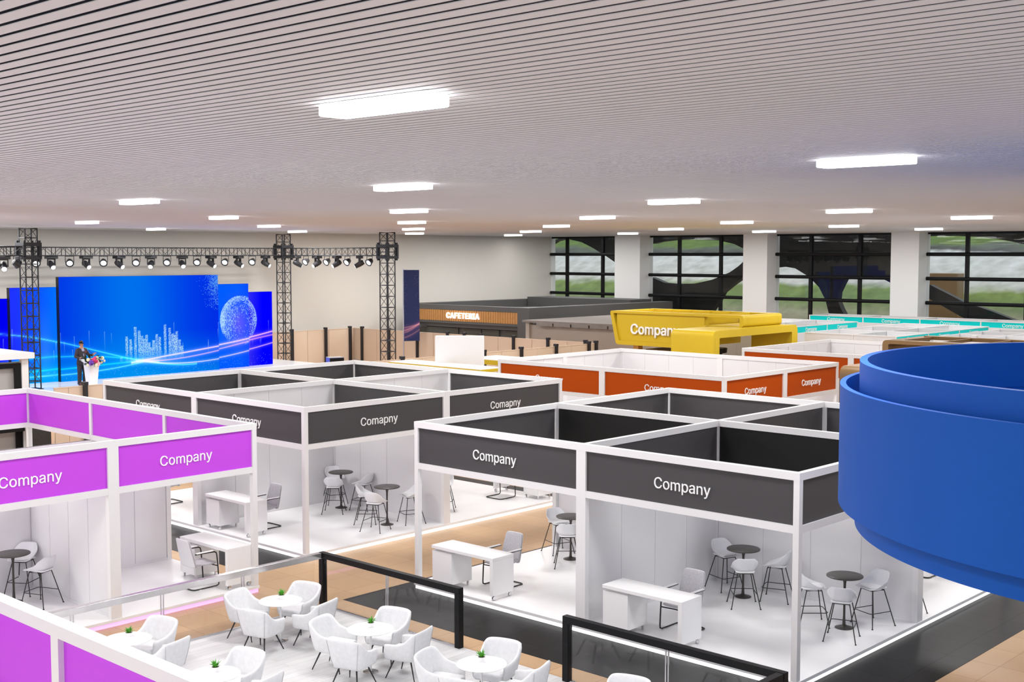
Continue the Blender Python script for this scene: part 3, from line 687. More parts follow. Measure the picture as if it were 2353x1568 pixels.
railing('railing', 'glass railing with black frame in front of the right charcoal bay', (-11.42, 13.4), (-7.78, 13.4), (0, 3.64), 'black', 'glass_dark')
railing('railing', 'glass railing with pale metal top bar, running in front of the purple stand', (-17.0, 5.6), (-17.0, 13.33), (), 'steel', 'glass')
railing('railing', 'black framed glass railing turning the corner at the bottom edge', (-7.83, 13.33), (-7.83, 8.0), (), 'black', 'glass_dark')
# ---------------------------------------------------------------- blue ring pavilion
k_ = (6.0611-4.8)/(6.0611-4.6); Z = lambda z: 6.0611-(6.0611-z)*k_
cx, cy = -3.828*k_, 18.108*k_; r1, r2, r3 = 4.857*k_, 5.118*k_, 4.888*k_
t = thing('ring_canopy', 'large blue tiered ring canopy at the right', 'canopy', (cx, cy, 0))
def ring(ro, ri, z0, z1): return MB().lathe([(ri, z0), (ro, z0), (ro, z1), (ri, z1), (ri, z0)], 160)
def ringb(nm, ro, ri, z0, z1):
    b_ = MB(); n = 160; vs = []
    for r_, z_ in ((ri, z0), (ro, z0), (ro, z1), (ri, z1)):
        vs += [(r_*math.cos(2*PI*k/n), r_*math.sin(2*PI*k/n), z_) for k in range(n)]
    fs = [(i*n+k, i*n+(k+1) % n, ((i+1) % 4)*n+(k+1) % n, ((i+1) % 4)*n+k) for i in range(4) for k in range(n)]
    return b_.add(vs, fs).build(nm, 'blue', t, smooth=35)
ringb('upper_ring', r1, r1-.09, Z(2.328)+.09, 4.8); ringb('middle_ring', r2, r2-.07, Z(2.645), Z(4.282)); ringb('lower_ring', r3, r3-.09, Z(2.328), Z(2.645)+.02)
ringb('gutter', r2-.06, r1-.1, Z(4.282)-.36, Z(4.282)-.30); ringb('floor_disc', r3-.05, .5, Z(2.328)+.03, Z(2.328)+.1); ringb('column', .6, .3, FZ, Z(2.328)+.04)
# ---------------------------------------------------------------- yellow and brown portal stands
def portal_stand(label, m, X0, X1, Y0, Y1, zt_, zb, P, face_r, text, inner, legpos):
    """floating frame box X0..X1 x Y0..Y1 between zb and zt_, resting on a portal P=(x0,x1,y0,y1,z)"""
    t = thing('exhibition_stand', label, 'exhibition stand', (0, 0, 0), 0, 'portal stands'); 
    px0, px1, py0, py1, pz = P; th = .17; r_ = .16
    out = [(Y0+(y-py0)*0+0, 0) for y in ()]
    # portal: profile in y-z extruded along x
    lg = .42
    o_ = rrect(py0, py1, 0, pz, .22, 6, (0, 0, 1, 1)); i_ = rrect(py0+lg, py1-lg, -.001, pz-.27, .03, 6, (0, 0, 1, 1))
    MB().ring_prism([(px0, y, max(z, 0)) for y, z in o_], [(px0, y, max(z, 0)) for y, z in i_], (px1-px0, 0, 0)).build('portal', m, t, smooth=35)
    for y in (py0+.14, py1-.28): B('slot', inner, t, px1-.002, px1+.004, y, y+.14, .1, pz-.26)
    # upper frame: slanted outer end, the other end rests on the portal
    def rnd(loop, r, n=5):
        res = []; m_ = len(loop)
        for a in range(m_):
            p_, c_, q_ = Vector(loop[a-1]), Vector(loop[a]), Vector(loop[(a+1) % m_])
            u = (p_-c_).normalized()*r; v_ = (q_-c_).normalized()*r
            for k in range(n+1):
                s = k/n; res.append(((c_+u)*(1-s)**2+c_*2*s*(1-s)+(c_+v_)*s*s))
        return [(p_.x, p_.y) for p_ in res]
    g = th; fx = (lambda x: x) if legpos == 'right' else (lambda x: X0+X1-x)
    pa, pb = (px0-.35, px0-1.4) if legpos == 'right' else (X0+X1-px1-.35, X0+X1-px1-1.4)
    lo_ = [(X0+.33, zb), (pb, zb), (pa, pz+.0), (X1, pz+.0), (X1, zt_), (X0, zt_)]
    li_ = [(X0+.33+g*.9, zb+g), (pb-.1, zb+g), (pa-.1, pz+.035), (X1-g, pz+.035), (X1-g, zt_-.1), (X0+g*1.05, zt_-.1)]
    if legpos != 'right': lo_[0] = (X0, zb); li_[0] = (X0+g, zb+g); li_[5] = (X0+g, zt_-.1)
    O = [(fx(x), z) for x, z in rnd(lo_, .13)]; I = [(fx(x), z) for x, z in rnd(li_, .05)]
    for y in (Y0, Y1-.3): MB().ring_prism([(x, y, z) for x, z in O], [(x, y, z) for x, z in I], (0, .3, 0)).build('box_frame', m, t, smooth=35)
    n_ = len(O); k6 = n_//6
    keep_ = [i for i in range(n_) if not (i//k6 == 4 and i % k6 == k6-1)]      # everything but the top span between the two frames
    for seg_ in (list(range(5*k6, n_))+list(range(0, 5*k6)),):
        b_ = MB(); vs = []
        for i in seg_: vs += [(O[i][0], Y0+.29, O[i][1]), (I[i][0], Y0+.29, I[i][1]), (I[i][0], Y1-.29, I[i][1]), (O[i][0], Y1-.29, O[i][1])]
        fs = [(4*i+j, 4*i+(j+1) % 4, 4*i+4+(j+1) % 4, 4*i+4+j) for i in range(len(seg_)-1) for j in range(4)]
        e = 4*(len(seg_)-1); fs += [(0, 3, 2, 1), (e, e+1, e+2, e+3)]
        b_.add(vs, fs).build('box_shell', m, t, smooth=35)
    xa, xb = sorted((fx(X0+.35), fx(X1-.3))); nr = 6
    for k in range(nr+1):
        x = xa+.05+(xb-xa-.1)*k/nr; B('roof_rib', m, t, x-.03, x+.03, Y0+.28, Y1-.28, zt_-.1, zt_-.01)
    return t
t = portal_stand('yellow stand with Company lettering on a floating box over a portal', 'yellow', -31.93, -25.48, 40.3, 43.1, 3.75, 2.36, (-26.85, -25.0, 37.55, 43.5, 3.3), None, 'Company', 'yellow', 'right')
fp = MB().box(-31.62, -27.3, 40.38, 43.0, 2.5, 3.66).build('sign_wall', 'yellow', t)
lettering('Company', fp, (-29.63, 40.38, 3.03), '-y', 2.44, 'letter', .1, .016)
B('prop', 'timber', t, -30.85, -30.6, 40.5, 40.8, FZ, 2.4)
tag(MB().box(-30.6, -28.6, 41.0, 42.2, FZ, 2.18).build('display_counter', 'brown', bevel=.02), 'brown counter under the yellow floating sign', 'counter')
t = portal_stand('brown stand with a rounded floating frame, behind the blue ring', 'brown', -15.45, -8.0, 31.4, 34.0, 3.75, 2.3, (-14.85, -13.1, 27.9, 33.4, 3.3), None, None, 'brown', 'left')
B('inner_wall', 'redbrown', t, -15.28, -13.9, 33.2, 33.5, 2.45, 3.58)
tag(B('spot_box', 'white', None, -13.98, -13.84, 33.75, 33.89, 3.75, 3.82), 'small white box on top of the brown stand', 'box')
# black round column between the yellow legs
t = thing('round_counter', 'black round kiosk seen under the yellow portal', 'kiosk', (-28.75, 43.25-1.2, 0))
t.location = (-27.9, 46.2-4.2, 0)
MB().lathe([(.01, FZ), (.32, FZ), (.32, 2.1), (.5, 2.12), (.52, 2.3), (.4, 2.3), (.01, 2.28)], 40).build('body', 'black', t, smooth=40)
MB().lathe([(.01, 2.285), (.38, 2.29), (.38, 2.305), (.01, 2.305)], 32).build('top', 'greyboard', t)
# ---------------------------------------------------------------- white and yellow kiosk behind the charcoal stand
t = thing('kiosk', 'white kiosk with a tall blank panel and yellow edged roofs, behind the Comapny stand', 'kiosk', (-28.2, 28.0, 0))
o = lambda x0, x1, y0, y1, z0, z1: (x0+28.2, x1+28.2, y0-28, y1-28, z0, z1)
fwd = Vector((-.681, .732)); rt_ = Vector((.732, .681))
pc = Vector((-.05, -.1))
pl = [pc-rt_*.79, pc+rt_*.79, pc+rt_*.79+fwd*.25, pc-rt_*.79+fwd*.25]
MB().prism([(a.x, a.y, FZ) for a in pl], (0, 0, 3.45-FZ)).build('tower_panel', 'white', t, bevel=.03)
B('roof', 'white', t, *o(-30.16, -26.04, 26.58, 27.56, 2.58, 2.6)); B('roof_edge', 'yellow', t, *o(-30.18, -26.02, 26.56, 27.58, 2.49, 2.58))
B('roof', 'white', t, *o(-29.0, -27.0, 29.0, 30.4, 2.62, 2.64)); B('roof_edge', 'yellow', t, *o(-29.02, -26.98, 28.98, 30.42, 2.47, 2.62))
for x, y in ((-30.1, 26.7), (-26.2, 26.7), (-30.1, 27.45), (-28.9, 30.3), (-27.1, 30.3)): B('support', 'white', t, *o(x-.04, x+.04, y-.04, y+.04, FZ, 2.45))
# ---------------------------------------------------------------- cafeteria, store room, fence
t = thing('cafeteria', 'anthracite cafeteria building with lit CAFETERIA letters on a timber band', 'building', (-46, 46, 0))
X = lambda a: a+46
ZT = 3.38
b = MB().box(X(-50.9), X(-50.3), 0, 12.3, FZ, ZT).box(X(-42.4), X(-41.6), 0, 12.3, FZ, ZT).box(X(-50.3), X(-42.4), .12, .4, 2.2, ZT-.002).box(X(-50.3), X(-42.4), .02, .12, 3.12, ZT-.002).box(X(-50.3), X(-42.4), .02, .12, 2.4, 2.52)
b.box(X(-50.3), X(-42.4), .3, 12.28, FZ, 2.95).build('walls', 'cafe', t)
s = MB(); n = 46; wd = 7.88/n
for k in range(n): s.box(X(-50.3)+k*wd+.012, X(-50.3)+(k+1)*wd-.012, .03, .1, 2.53, 3.11)
s.build('timber_sign_band', 'cafe_wood', t)
lettering('CAFETERIA', t, (X(-46.35), .03, 2.83), '-y', 2.45, 'neon', .06, .016)
for a, b_ in ((-49.9, -46.9), (-46.5, -45.2), (-45.1, -43.9), (-43.5, -41.7-.9+.05)):
    B('shop_window', 'cafe_glass', t, X(a), X(b_), .22, .36, .1, 2.15)
B('awning', 'cafe', t, X(-50.2), X(-49.2), -.35, .12, 2.15, 2.25)
B('roof_unit', 'cafe', t, X(-50.25), X(-42.45), 9.4, 11.4, 2.95, 3.52)
t = thing('store_room', 'flat taupe room with a brown roof beside the cafeteria', 'building', (-36.4, 48, 0))
B('walls', 'taupe', t, -3.7, 3.8, -3.6, 3.2, FZ, 2.68); B('roof', 'slate', t, -3.95, 3.9, -3.9, 3.2, 2.80, 2.9)
m = MB()
for k in range(6): m.box(-3.0+k*1.1, -3.0+k*1.1+1.0, -3.92, -3.62, 2.66, 2.8)
m.build('eaves', 'slate', t); B('corner_trim', 'taupe', t, -3.85, -3.62, -3.75, -3.5, FZ, 2.8)
def fence(label, p0, p1, joints, posts, h=2.15, hp=2.26, side=1, end=()):
    ang = math.atan2(p1[1]-p0[1], p1[0]-p0[0]); ln = math.hypot(p1[0]-p0[0], p1[1]-p0[1])
    t = thing('partition_fence', label, 'fence', (p0[0], p0[1], 0), ang, 'beige partition fences')
    js = [0]+sorted(joints)+[ln]
    for a, b_ in zip(js, js[1:]): B('board', 'fence_board', t, a+.012, b_-.012, -.02, .02, FZ, h-.03)
    B('cap_rail', 'fence_board', t, 0, ln, -.03, .03, h-.03, h)
    for x in posts:
        B('post', 'fence_post', t, x-.06, x+.06, side*.03-.02, side*.03+.1*side+.02 if side > 0 else .0, FZ, hp-.1) if side > 0 else B('post', 'fence_post', t, x-.06, x+.06, -.13, -.03, FZ, hp-.1)
        c_ = B('post_cap', 'fence_post', t, x-.07, x+.07, *((-.14, .035) if side < 0 else (-.035, .14)), hp-.1, hp)
    return t
VF = 42.6
fence('beige fence with black posts along the far side of the stage enclosure', (-51.2, VF), (-34.5, VF), [a+51.2 for a in (-50.35, -49.3, -47.15, -46.05, -44.99, -42.73, -41.61, -40.5, -39.45, -38.33, -37.3, -36.19)], [a+51.2 for a in (-50.43, -48.27, -46.11, -43.91, -42.73, -41.61, -39.45, -37.3, -35.08)], side=-1)
fence('short beige fence run behind the right end of the stage', (-51.2, VF), (-51.2, 36.9), [VF-39.51, VF-38.4, VF-41.9+1.0], [.3, VF-40.66, VF-38.48], side=1)
pn = [43.05-1.1*k for k in range(1, 24)]
fence('long beige fence along the near side of the stage enclosure', (-34.5, 17.3), (-34.5, VF), [v_-17.3 for v_ in pn if 17.4 < v_ < VF-.1], [42.0-17.3-2.2*k+.0 for k in range(11)]+[VF-17.3-.1, 18.26-17.3], side=-1)
tag(MB().box(-34.62, -34.42, 16.55, 17.15, FZ, 2.0).build('room_divider', 'darkwood'), 'black grained panel beside the fence end, under the purple fascia', 'panel')
# white canopy booth at the left edge
t = thing('canopy_booth', 'white roofed booth with black window frame at the left edge', 'booth', (-34.6, 16.6, 0))
B('roof', 'white', t, -6, .0, -6, .2, 3.05, 3.22); B('post', 'white', t, -.36, -.2, -.1, .1, FZ, 3.05)
fr = MB().ring_prism([(-.3, y, z) for y, z in ((-5.5, .0), (-.12, .0), (-.12, 2.92), (-5.5, 2.92))], [(-.3, y, z) for y, z in ((-5.4, .1), (-.3, .1), (-.3, 2.78), (-5.4, 2.78))], (.08, 0, 0)).box(-.3, -.2, -1.6, -1.35, .1, 2.8).build('window_frame', 'black', t)
B('panel', 'greyboard', t, -.42, -.36, -5.5, -.1, .0, 2.95)
B('counter_edge', 'black', t, -.2, .0, -2.2, -.15, .95, 1.15)
# ---------------------------------------------------------------- stage
ZS = .9
t = thing('stage', 'white glossy stage platform in front of the blue screens', 'stage', (-47.5, 26, 0))
B('deck', 'stage', t, -4.4, 4.0, -12, 10.7, ZS-.06, ZS); B('skirt', 'fence_board', t, -4.35, 3.95, -11.95, 10.65, FZ, ZS-.06)
MS = emit_attr_mat('led_screen_picture', 1.0)
def lin(c): c = np.clip(c, 0, 1); return np.where(c <= .04045, c/12.92, ((c+.055)/1.055)**2.4)
rng = np.random.default_rng(5)
def art(V, Zz, kind):
    """display colour (0..1 sRGB) of the stage backdrop at V (m along the stage) and Zz (height)"""
    s = (V-24.1)/7.5; t_ = (Zz-.9)/4.26
    g = np.zeros(V.shape+(3,))
    def mixc(a, b_, f): return a+(b_-a)*f[..., None]
    if kind == 'main':
        f = np.exp(-((s-.42)/.36)**2); base = mixc(np.array([0, .16, .90]), np.array([0, .44, .93]), f)
        base = mixc(base, np.array([0, .60, .95]), np.clip((.45-t_)/.45, 0, 1)**1.1*.85*np.clip(1.25-s*.45, 0, 1))
    elif kind == 'R': base = mixc(np.array([.0, .36, 1.0]), np.array([.36, .36, 1.0]), np.exp(-((V-32.95)/.7)**2-((Zz-2.9)/1.0)**2)); base = mixc(base, np.array([.05, .15, 1.0]), np.clip((V-32.9)/1.2, 0, 1)*.6)
    elif kind == 'R2': base = mixc(np.array([.22, .2, .95]), np.array([0, 0, 1.0]), np.clip((V-33.5)/.9, 0, 1))
    elif kind == 'L': base = mixc(np.array([.12, .2, 1.0]), np.array([0, .44, 1.0]), np.clip((V-22.4)/1.7, 0, 1)); base = mixc(base, np.array([.3, .62, 1.0]), np.exp(-((V-23.6)/.35)**2)*np.clip(.75-t_, 0, 1)); base = mixc(base, np.array([.0, .66, 1.0]), np.clip((.3-t_)/.3, 0, 1))
    else: base = mixc(np.array([0, 0, .95]), np.array([.25, .2, 1.0]), np.clip((.55-t_)/.5, 0, 1)*.7)
    g = base
    def streak(xs, ys, col, w_, k):
        nonlocal g
        y = np.interp(s, xs, ys); m_ = ((s >= xs[0]) & (s <= xs[-1]))
        a = (np.exp(-np.abs(t_-y)/w_)*k+np.exp(-((t_-y)/(w_*.35))**2)*k)*m_
        g = g+(np.array(col)-g*.6)*np.clip(a, 0, 1)[..., None]
    sm = lambda pts: (np.linspace(pts[0][0], pts[-1][0], 80), np.polyval(np.polyfit([p_[0] for p_ in pts], [p_[1] for p_ in pts], min(3, len(pts)-1)), np.linspace(pts[0][0], pts[-1][0], 80)))
    streak(*sm([(-.3, .47), (0, .40), (.13, .32), (.27, .22), (.5, .15), (.7, .105), (.85, .07)]), (.35, .85, 1), .012, .45)
    streak(*sm([(-.3, .20), (0, .24), (.26, .215), (.5, .155), (.6, .125)]), (.2, .85, .95), .014, .35)
    streak(*sm([(.42, .14), (.55, .155), (.75, .205), (1.0, .255), (1.25, .30), (1.45, .37)]), (1, .72, .95), .014, .7)
    streak(*sm([(.45, .155), (.6, .13), (.8, .16), (1.0, .215), (1.2, .25), (1.45, .33)]), (.95, .6, .9), .014, .5)
    streak(*sm([(.5, .145), (.72, .10), (1.0, .115), (1.2, .16), (1.45, .24)]), (1, .75, .9), .012, .5)
    streak(*sm([(-.3, .10), (0, .12), (.3, .14), (.5, .15)]), (.1, .85, .95), .016, .35)
    streak(*sm([(-.3, .05), (0, .065), (.25, .085), (.5, .14)]), (.6, .9, 1), .010, .4)
    a = np.exp(-((s-.51)/.09)**2-((t_-.15)/.018)**2)*.8; g = g+(np.array([1, .93, .97])-g)*a[..., None]
    noise = rng.random(V.shape)
    if kind == 'main':
        for c, top in ((.395,.40),(.42,.37),(.45,.49),(.475,.455),(.49,.40),(.505,.37),(.52,.41),(.535,.33),(.565,.35),(.585,.41),(.605,.38),(.64,.505),(.67,.465),(.69,.41),(.705,.39),(.715,.43),(.735,.34),(.75,.28),(.36,.2),(.55,.28)):
            m_ = (np.abs(s-c) < .0085) & (t_ < top) & (t_ > .15)
            k = np.where(m_ & (noise > .35), .25+.65*noise, 0)*np.clip((t_-.13)/.12, .15, 1); g = g+(np.array([.85, .97, 1])-g)*k[..., None]
        d = np.exp(-((s-1.0)/.055)**2)*np.clip((t_-.62)/.3, 0, 1); k = np.where(noise > 1-.6*d, .7, 0); g = g+(np.array([.5, .85, 1])-g)*k[..., None]
    for c in rng.random(34)*1.75-.3:
        z0 = .12+rng.random()*.2; hh = .04+rng.random()*.2; k = np.exp(-((s-c)/.0016)**2)*np.clip((t_-z0)/hh, 0, 1)*(t_ < z0+hh)*.55; g = g+(np.array([.75, .92, 1])-g)*k[..., None]
    if kind in ('R', 'R2'):
        r_ = np.hypot((V-32.98)/1.08, (Zz-3.06)/1.12); an = (V-32.98)/1.08; hole = np.exp(-((V-33.15)/.38)**2-((Zz-2.85)/.85)**2)
        d = (r_ < 1)*(.14+.35*np.exp(-((r_-.93)/.14)**2)+.42*np.clip(-an-.1, 0, 1))*(1-.97*hole)*np.clip((Zz-2.1)/1.0+.2*np.abs(an), .08, 1)
        k = np.where(noise < d, .9, 0)+np.exp(-((r_-1)/.02)**2)*.45*(an > .2); g = g+(np.array([.75, .92, 1])-g)*np.clip(k, 0, 1)[..., None]
    k = (noise > .985)*(t_ < .13)*.5; g = g+(np.array([.7, .9, 1])-g)*k[..., None]
    return lin(g)
def screen(name, label, U, V0, V1, ztop, kind, nv, nz):
    t = thing('led_screen', label, 'screen', (U, (V0+V1)/2, ZS), 0, 'blue stage screens')
    vv = np.linspace(V0, V1, nv); zz = np.linspace(ZS, ztop, nz); A, Bz = np.meshgrid(vv, zz)
    vs = [(0, float(a)-(V0+V1)/2, float(b_)-ZS) for a, b_ in zip(A.ravel(), Bz.ravel())]
    fs = [(j*nv+i, j*nv+i+1, (j+1)*nv+i+1, (j+1)*nv+i) for j in range(nz-1) for i in range(nv-1)]
    me = bpy.data.meshes.new('picture'); me.from_pydata(vs, [], fs); me.materials.append(MS)
    col = art(A, Bz, kind).reshape(-1, 3); ca = me.color_attributes.new('picture', 'FLOAT_COLOR', 'POINT')
    ca.data.foreach_set('color', np.concatenate([col, np.ones((len(col), 1))], 1).ravel().astype(np.float32))
    o = bpy.data.objects.new('picture', me); C.objects.link(o); o.parent = t
    B('cabinet', 'black', t, -.24, -.006, -(V1-V0)/2, (V1-V0)/2, 0, ztop-ZS)
    return t
screen('', 'large central blue stage screen with a dotted city skyline', -47.4, 24.1, 31.62, 5.16, 'main', 370, 240)
screen('', 'blue stage screen right of the large one, with most of a dotted globe', -47.7, 31.6, 33.45, 4.73, 'R', 110, 170)
screen('', 'blue stage screen at the right end, lowest on that side', -47.95, 33.45, 34.95, 4.33, 'R2', 90, 160)
screen('', 'blue stage screen left of the large one, behind the black truss tower', -47.7, 22.2, 24.15, 4.75, 'L', 100, 120)
screen('', 'lowest blue stage screen at the left edge of the photo', -47.95, 20.6, 22.3, 4.32, 'L2', 60, 60)
# ---------------------------------------------------------------- truss
def tower(label, u, v, z0, z1=7.05, s=.24):
    t = thing('truss_tower', label, 'truss', (u, v, 0), 0, 'black truss towers')
    for x in (-s, s):
        for y in (-s, s): MB().tube([(x, y, z0), (x, y, z1)], .027, 8).build('upright', 'truss', t, smooth=60)
    m = MB(); z = z0+.3; k = 0
    while z < z1-.1:
        for a, b_ in (((-s, -s), (s, -s)), ((s, -s), (s, s)), ((s, s), (-s, s)), ((-s, s), (-s, -s))):
            m.tube([(a[0], a[1], z), (b_[0], b_[1], z)], .02, 6)
            zz = min(z+.5, z1); p_, q_ = (a, b_) if k % 2 else (b_, a)
            m.tube([(p_[0], p_[1], z), (q_[0], q_[1], zz)], .011, 6)
        z += .5; k += 1
    m.tube([(-s, -s, z1), (s, -s, z1), (s, s, z1), (-s, s, z1)], .027, 8, True)
    m.build('bracing', 'truss', t, smooth=60)
    c = MB(); q = s+.07
    for za, zb in ((6.38, 6.52), (5.88, 6.0)):
        c.ring_prism([(-q-.05, -q-.05, za), (q+.05, -q-.05, za), (q+.05, q+.05, za), (-q-.05, q+.05, za)], [(-s+.08, -s+.08, za), (s-.08, -s+.08, za), (s-.08, s-.08, za), (-s+.08, s-.08, za)], (0, 0, zb-za))
    for x in (-q, q):
        for y in (-q, q):
            c.box(x-.05, x+.05, y-.05, y+.05, 5.98, 6.4)
            for zz in (6.52, 5.8): c.box(x*.95-.04, x*.95+.04, y*.95-.04, y*.95+.04, zz, zz+.08)
    c.build('corner_block', 'truss', t)
    B('base_plate', 'truss', t, -s-.08, s+.08, -s-.08, s+.08, z0, z0+.02)
    return t
tower('nearest black truss tower at the left, standing on the stage edge', -45.75, 22.08, ZS)
tower('black truss tower right of the blue screens', -49.9, 37.1, FZ)
tower('rightmost black truss tower', -42.18, 37.1, FZ)
def beam(label, p0, p1, z0=6.0, z1=6.39):
    ln = math.hypot(p1[0]-p0[0], p1[1]-p0[1])
    t = thing('truss_beam', label, 'truss', (p0[0], p0[1], 0), math.atan2(p1[1]-p0[1], p1[0]-p0[0]), 'black truss beams'); s = .18
    for y in (-s, s):
        for z in (z0+.02, z1-.02): MB().tube([(0, y, z), (ln, y, z)], .023, 8).build('chord', 'truss', t, smooth=60)
    m = MB(); n = round(ln/.45); d = ln/n
    for k in range(n):
        for y in (-s, s):
            m.tube([(k*d, y, z0), (k*d, y, z1)], .017, 6).tube([(k*d, y, z0) if k % 2 else (k*d, y, z1), ((k+1)*d, y, z1) if k % 2 else ((k+1)*d, y, z0)], .010, 6)
        m.tube([(k*d, -s, z1-.02), (k*d, s, z1-.02)], .012, 6).tube([(k*d, -s, z0+.02), (k*d, s, z0+.02)], .012, 6)
    m.build('lacing', 'truss', t); return t
beam('long black truss beam with stage lights above the blue screens', (-49.9, 18.5), (-49.9, 36.75))
beam('black truss beam with stage lights between the two right towers', (-49.55, 37.1), (-42.53, 37.1))
beam('short black truss beam leaving the photo at the left edge', (-45.75, 15.5), (-45.75, 21.75))
def moving_proto():      # hangs at z = 0; head looks along +x, tilted down
    t = thing('moving_head_light', 'x', 'stage light', group='moving head stage lights')
    MB().box(-.16, .16, -.24, .24, -.115, 0).build('base', 'head', t, bevel=.015)
    y_ = MB()
    for s in (-1, 1): y_.prism([(-.05, s*.15-.02, -.12), (.05, s*.15-.02, -.12), (.07, s*.15-.02, -.40), (-.07, s*.15-.02, -.40)], (0, .04, 0))
    y_.box(-.06, .06, -.17, .17, -.15, -.112).build('yoke', 'head', t, bevel=.01)
    ax = Vector((.80, 0, -.45)).normalized(); c = Vector((0, 0, -.37)); hd = MB()
    R3 = Vector((0, 0, 1)).rotation_difference(ax)
    hd.lathe([(.01, -.22), (.10, -.21), (.125, -.12), (.125, .05), (.105, .20), (.115, .24), (.01, .24)], 20, c, ax)
    h = hd.build('head', 'head', t, smooth=40)
    MB().lathe([(.005, .238), (.1, .238), (.09, .252), (.005, .256)], 20, c, ax).build('lens', 'beam', h)
    return t
def par_proto():
    t = thing('par_light', 'x', 'stage light', group='round LED stage lights')
    ax = Vector((.86, 0, -.5)).normalized(); c = Vector((0, 0, -.27))
    m = MB()
    for s in (-1, 1): m.tube([(0, s*.17, 0), (0, s*.17, -.27)], .014, 6)
    m.tube([(0, -.17, -.01), (0, .17, -.01)], .014, 6).build('bracket', 'head', t)
    h = MB().lathe([(.01, -.16), (.10, -.15), (.13, -.08), (.14, .02), (.17, .06), (.175, .10), (.155, .10), (.15, .075), (.01, .07)], 28, c, ax).build('housing', 'head', t, smooth=35)
    Rq = Vector((0, 0, 1)).rotation_difference(ax).to_matrix(); lm = MB()
    for k in range(19):
        r_, a = (0, 0) if k == 0 else ((.052, 2*PI*k/6) if k < 7 else (.104, 2*PI*k/12))
        p_ = c+Rq @ Vector((r_*math.cos(a), r_*math.sin(a), .078)); lm.lathe([(.004, 0), (.024, 0), (.02, .012), (.004, .014)], 8, p_, ax)
    lm.build('lens_cluster', 'beam', h); return t
mh0, pl0 = moving_proto(), par_proto()
LV = [25.89-1.5*.78*0, 0]
mh = [25.07, 26.65, 28.21, 29.78, 31.39, 32.93, 34.46, 36.02]; pl = [24.4, 25.89, 27.46, 29.04, 30.6, 32.18, 33.7, 35.25]
on = ['first', 'second', 'third', 'fourth', 'fifth', 'sixth', 'seventh', 'eighth']
for k, (a, b_) in enumerate(zip(mh, pl)):
    put(pl0, (-49.9, b_, 6.0), R([-20, -25, -30, -38, -42, -45, -50, -52][k]), '%s round LED stage light from the left, on the beam above the screens' % on[k])
    put(mh0, (-49.9, a, 6.0), R([-5, 5, 15, -40, -20, 20, 25, 30][k]), '%s moving head stage light from the left, on the beam above the screens' % on[k])
for k, (a, b_) in enumerate(zip((-48.79, -47.26, -45.76, -44.11), (-48.11, -46.5, -44.99, -43.41))):
    put(mh0, (a, 37.1, 6.0), R([60, -100, -110, -132][k]), '%s moving head stage light from the left on the right-hand beam' % on[k])
    put(pl0, (b_, 37.1, 6.0), R(-85), '%s round LED stage light from the left on the right-hand beam' % on[k])
put(mh0, (-45.75, 21.1, 6.0), R(-20), 'moving head stage light on the short beam at the left edge')
put(pl0, (-45.75, 21.6, 6.0), R(100), 'round stage light turned away next to the nearest truss tower')
# speaker box, banner
t = thing('loudspeaker', 'blue and black loudspeaker box in the corner of the enclosure', 'loudspeaker', (-46.1, 37.2, FZ), R(-20))
B('cabinet', 'blueplastic', t, -.3, .26, -.35, .35, 0, 1.3); B('grille', 'black', t, .26, .3, -.35, .35, 0, 1.28); B('top', 'greyboard', t, -.3, .3, -.35, .35, 1.3, 1.32)
t = thing('banner_flag', 'tall navy banner with orange streaks on a silver pole', 'banner', (-45.9, 41.4, FZ))
m = MB().tube([(0, 0, .15), (0, 0, 5.5)], .028, 8)
for a in (0, 2.1, 4.2): m.tube([(0, 0, .75), (.42*math.cos(a), .42*math.sin(a), 0)], .018, 6)
m.build('pole', 'silver', t, smooth=60)
nb, nz = 40, 160; bm_ = emit_attr_mat('navy_banner', 1); bm_.node_tree.nodes.clear()
N = bm_.node_tree.nodes.new; L = bm_.node_tree.links.new
po = N('ShaderNodeOutputMaterial'); pb = N('ShaderNodeBsdfPrincipled'); pa = N('ShaderNodeAttribute'); pa.attribute_name = 'picture'; pb.inputs['Roughness'].default_value = .7
L(pa.outputs['Color'], pb.inputs['Base Color']); L(pb.outputs[0], po.inputs[0])
dirb = Vector((math.cos(R(62)), math.sin(R(62)), 0)); vs = []; cols = []
for j in range(nz):
    for i in range(nb):
        x = i/(nb-1); z = j/(nz-1); p_ = dirb*(.03+x*.80); vs.append((p_.x, p_.y+.012*math.sin(6*z), 1.87+z*3.55))
        c_ = np.array([.006, .016, .10])
        for y0, sl, kk in ((.15, .10, .8), (.19, .05, .5), (.05, .11, .4), (.12, .12, .5)):
            c_ = c_+np.array([.45, .22, .12])*math.exp(-((z-y0-sl*x**1.4)/.008)**2)*kk+np.array([.10, .03, .08])*math.exp(-((z-y0-sl*x**1.4)/.03)**2)*kk
        if random.random() < .03*z and (x < .2 or x > .7): c_ = c_+.12
        cols += [*c_, 1]
fs = [(j*nb+i, j*nb+i+1, (j+1)*nb+i+1, (j+1)*nb+i) for j in range(nz-1) for i in range(nb-1)]
me = bpy.data.meshes.new('cloth'); me.from_pydata(vs, [], fs); me.materials.append(bm_)
ca = me.color_attributes.new('picture', 'FLOAT_COLOR', 'POINT'); ca.data.foreach_set('color', np.array(cols, dtype=np.float32))
o = bpy.data.objects.new('cloth', me); C.objects.link(o); o.parent = t; so = o.modifiers.new('thickness', 'SOLIDIFY'); so.thickness = .004
m = MB()
for z in (1.9, 2.6, 3.2, 4.2, 5.38): m.lathe([(.034, -.02), (.036, 0), (.034, .02)], 8, (0, 0, z-.6))
m.box(0, dirb.x*.83, -.01, .01, 5.42, 5.44).build('clip', 'silver', t)
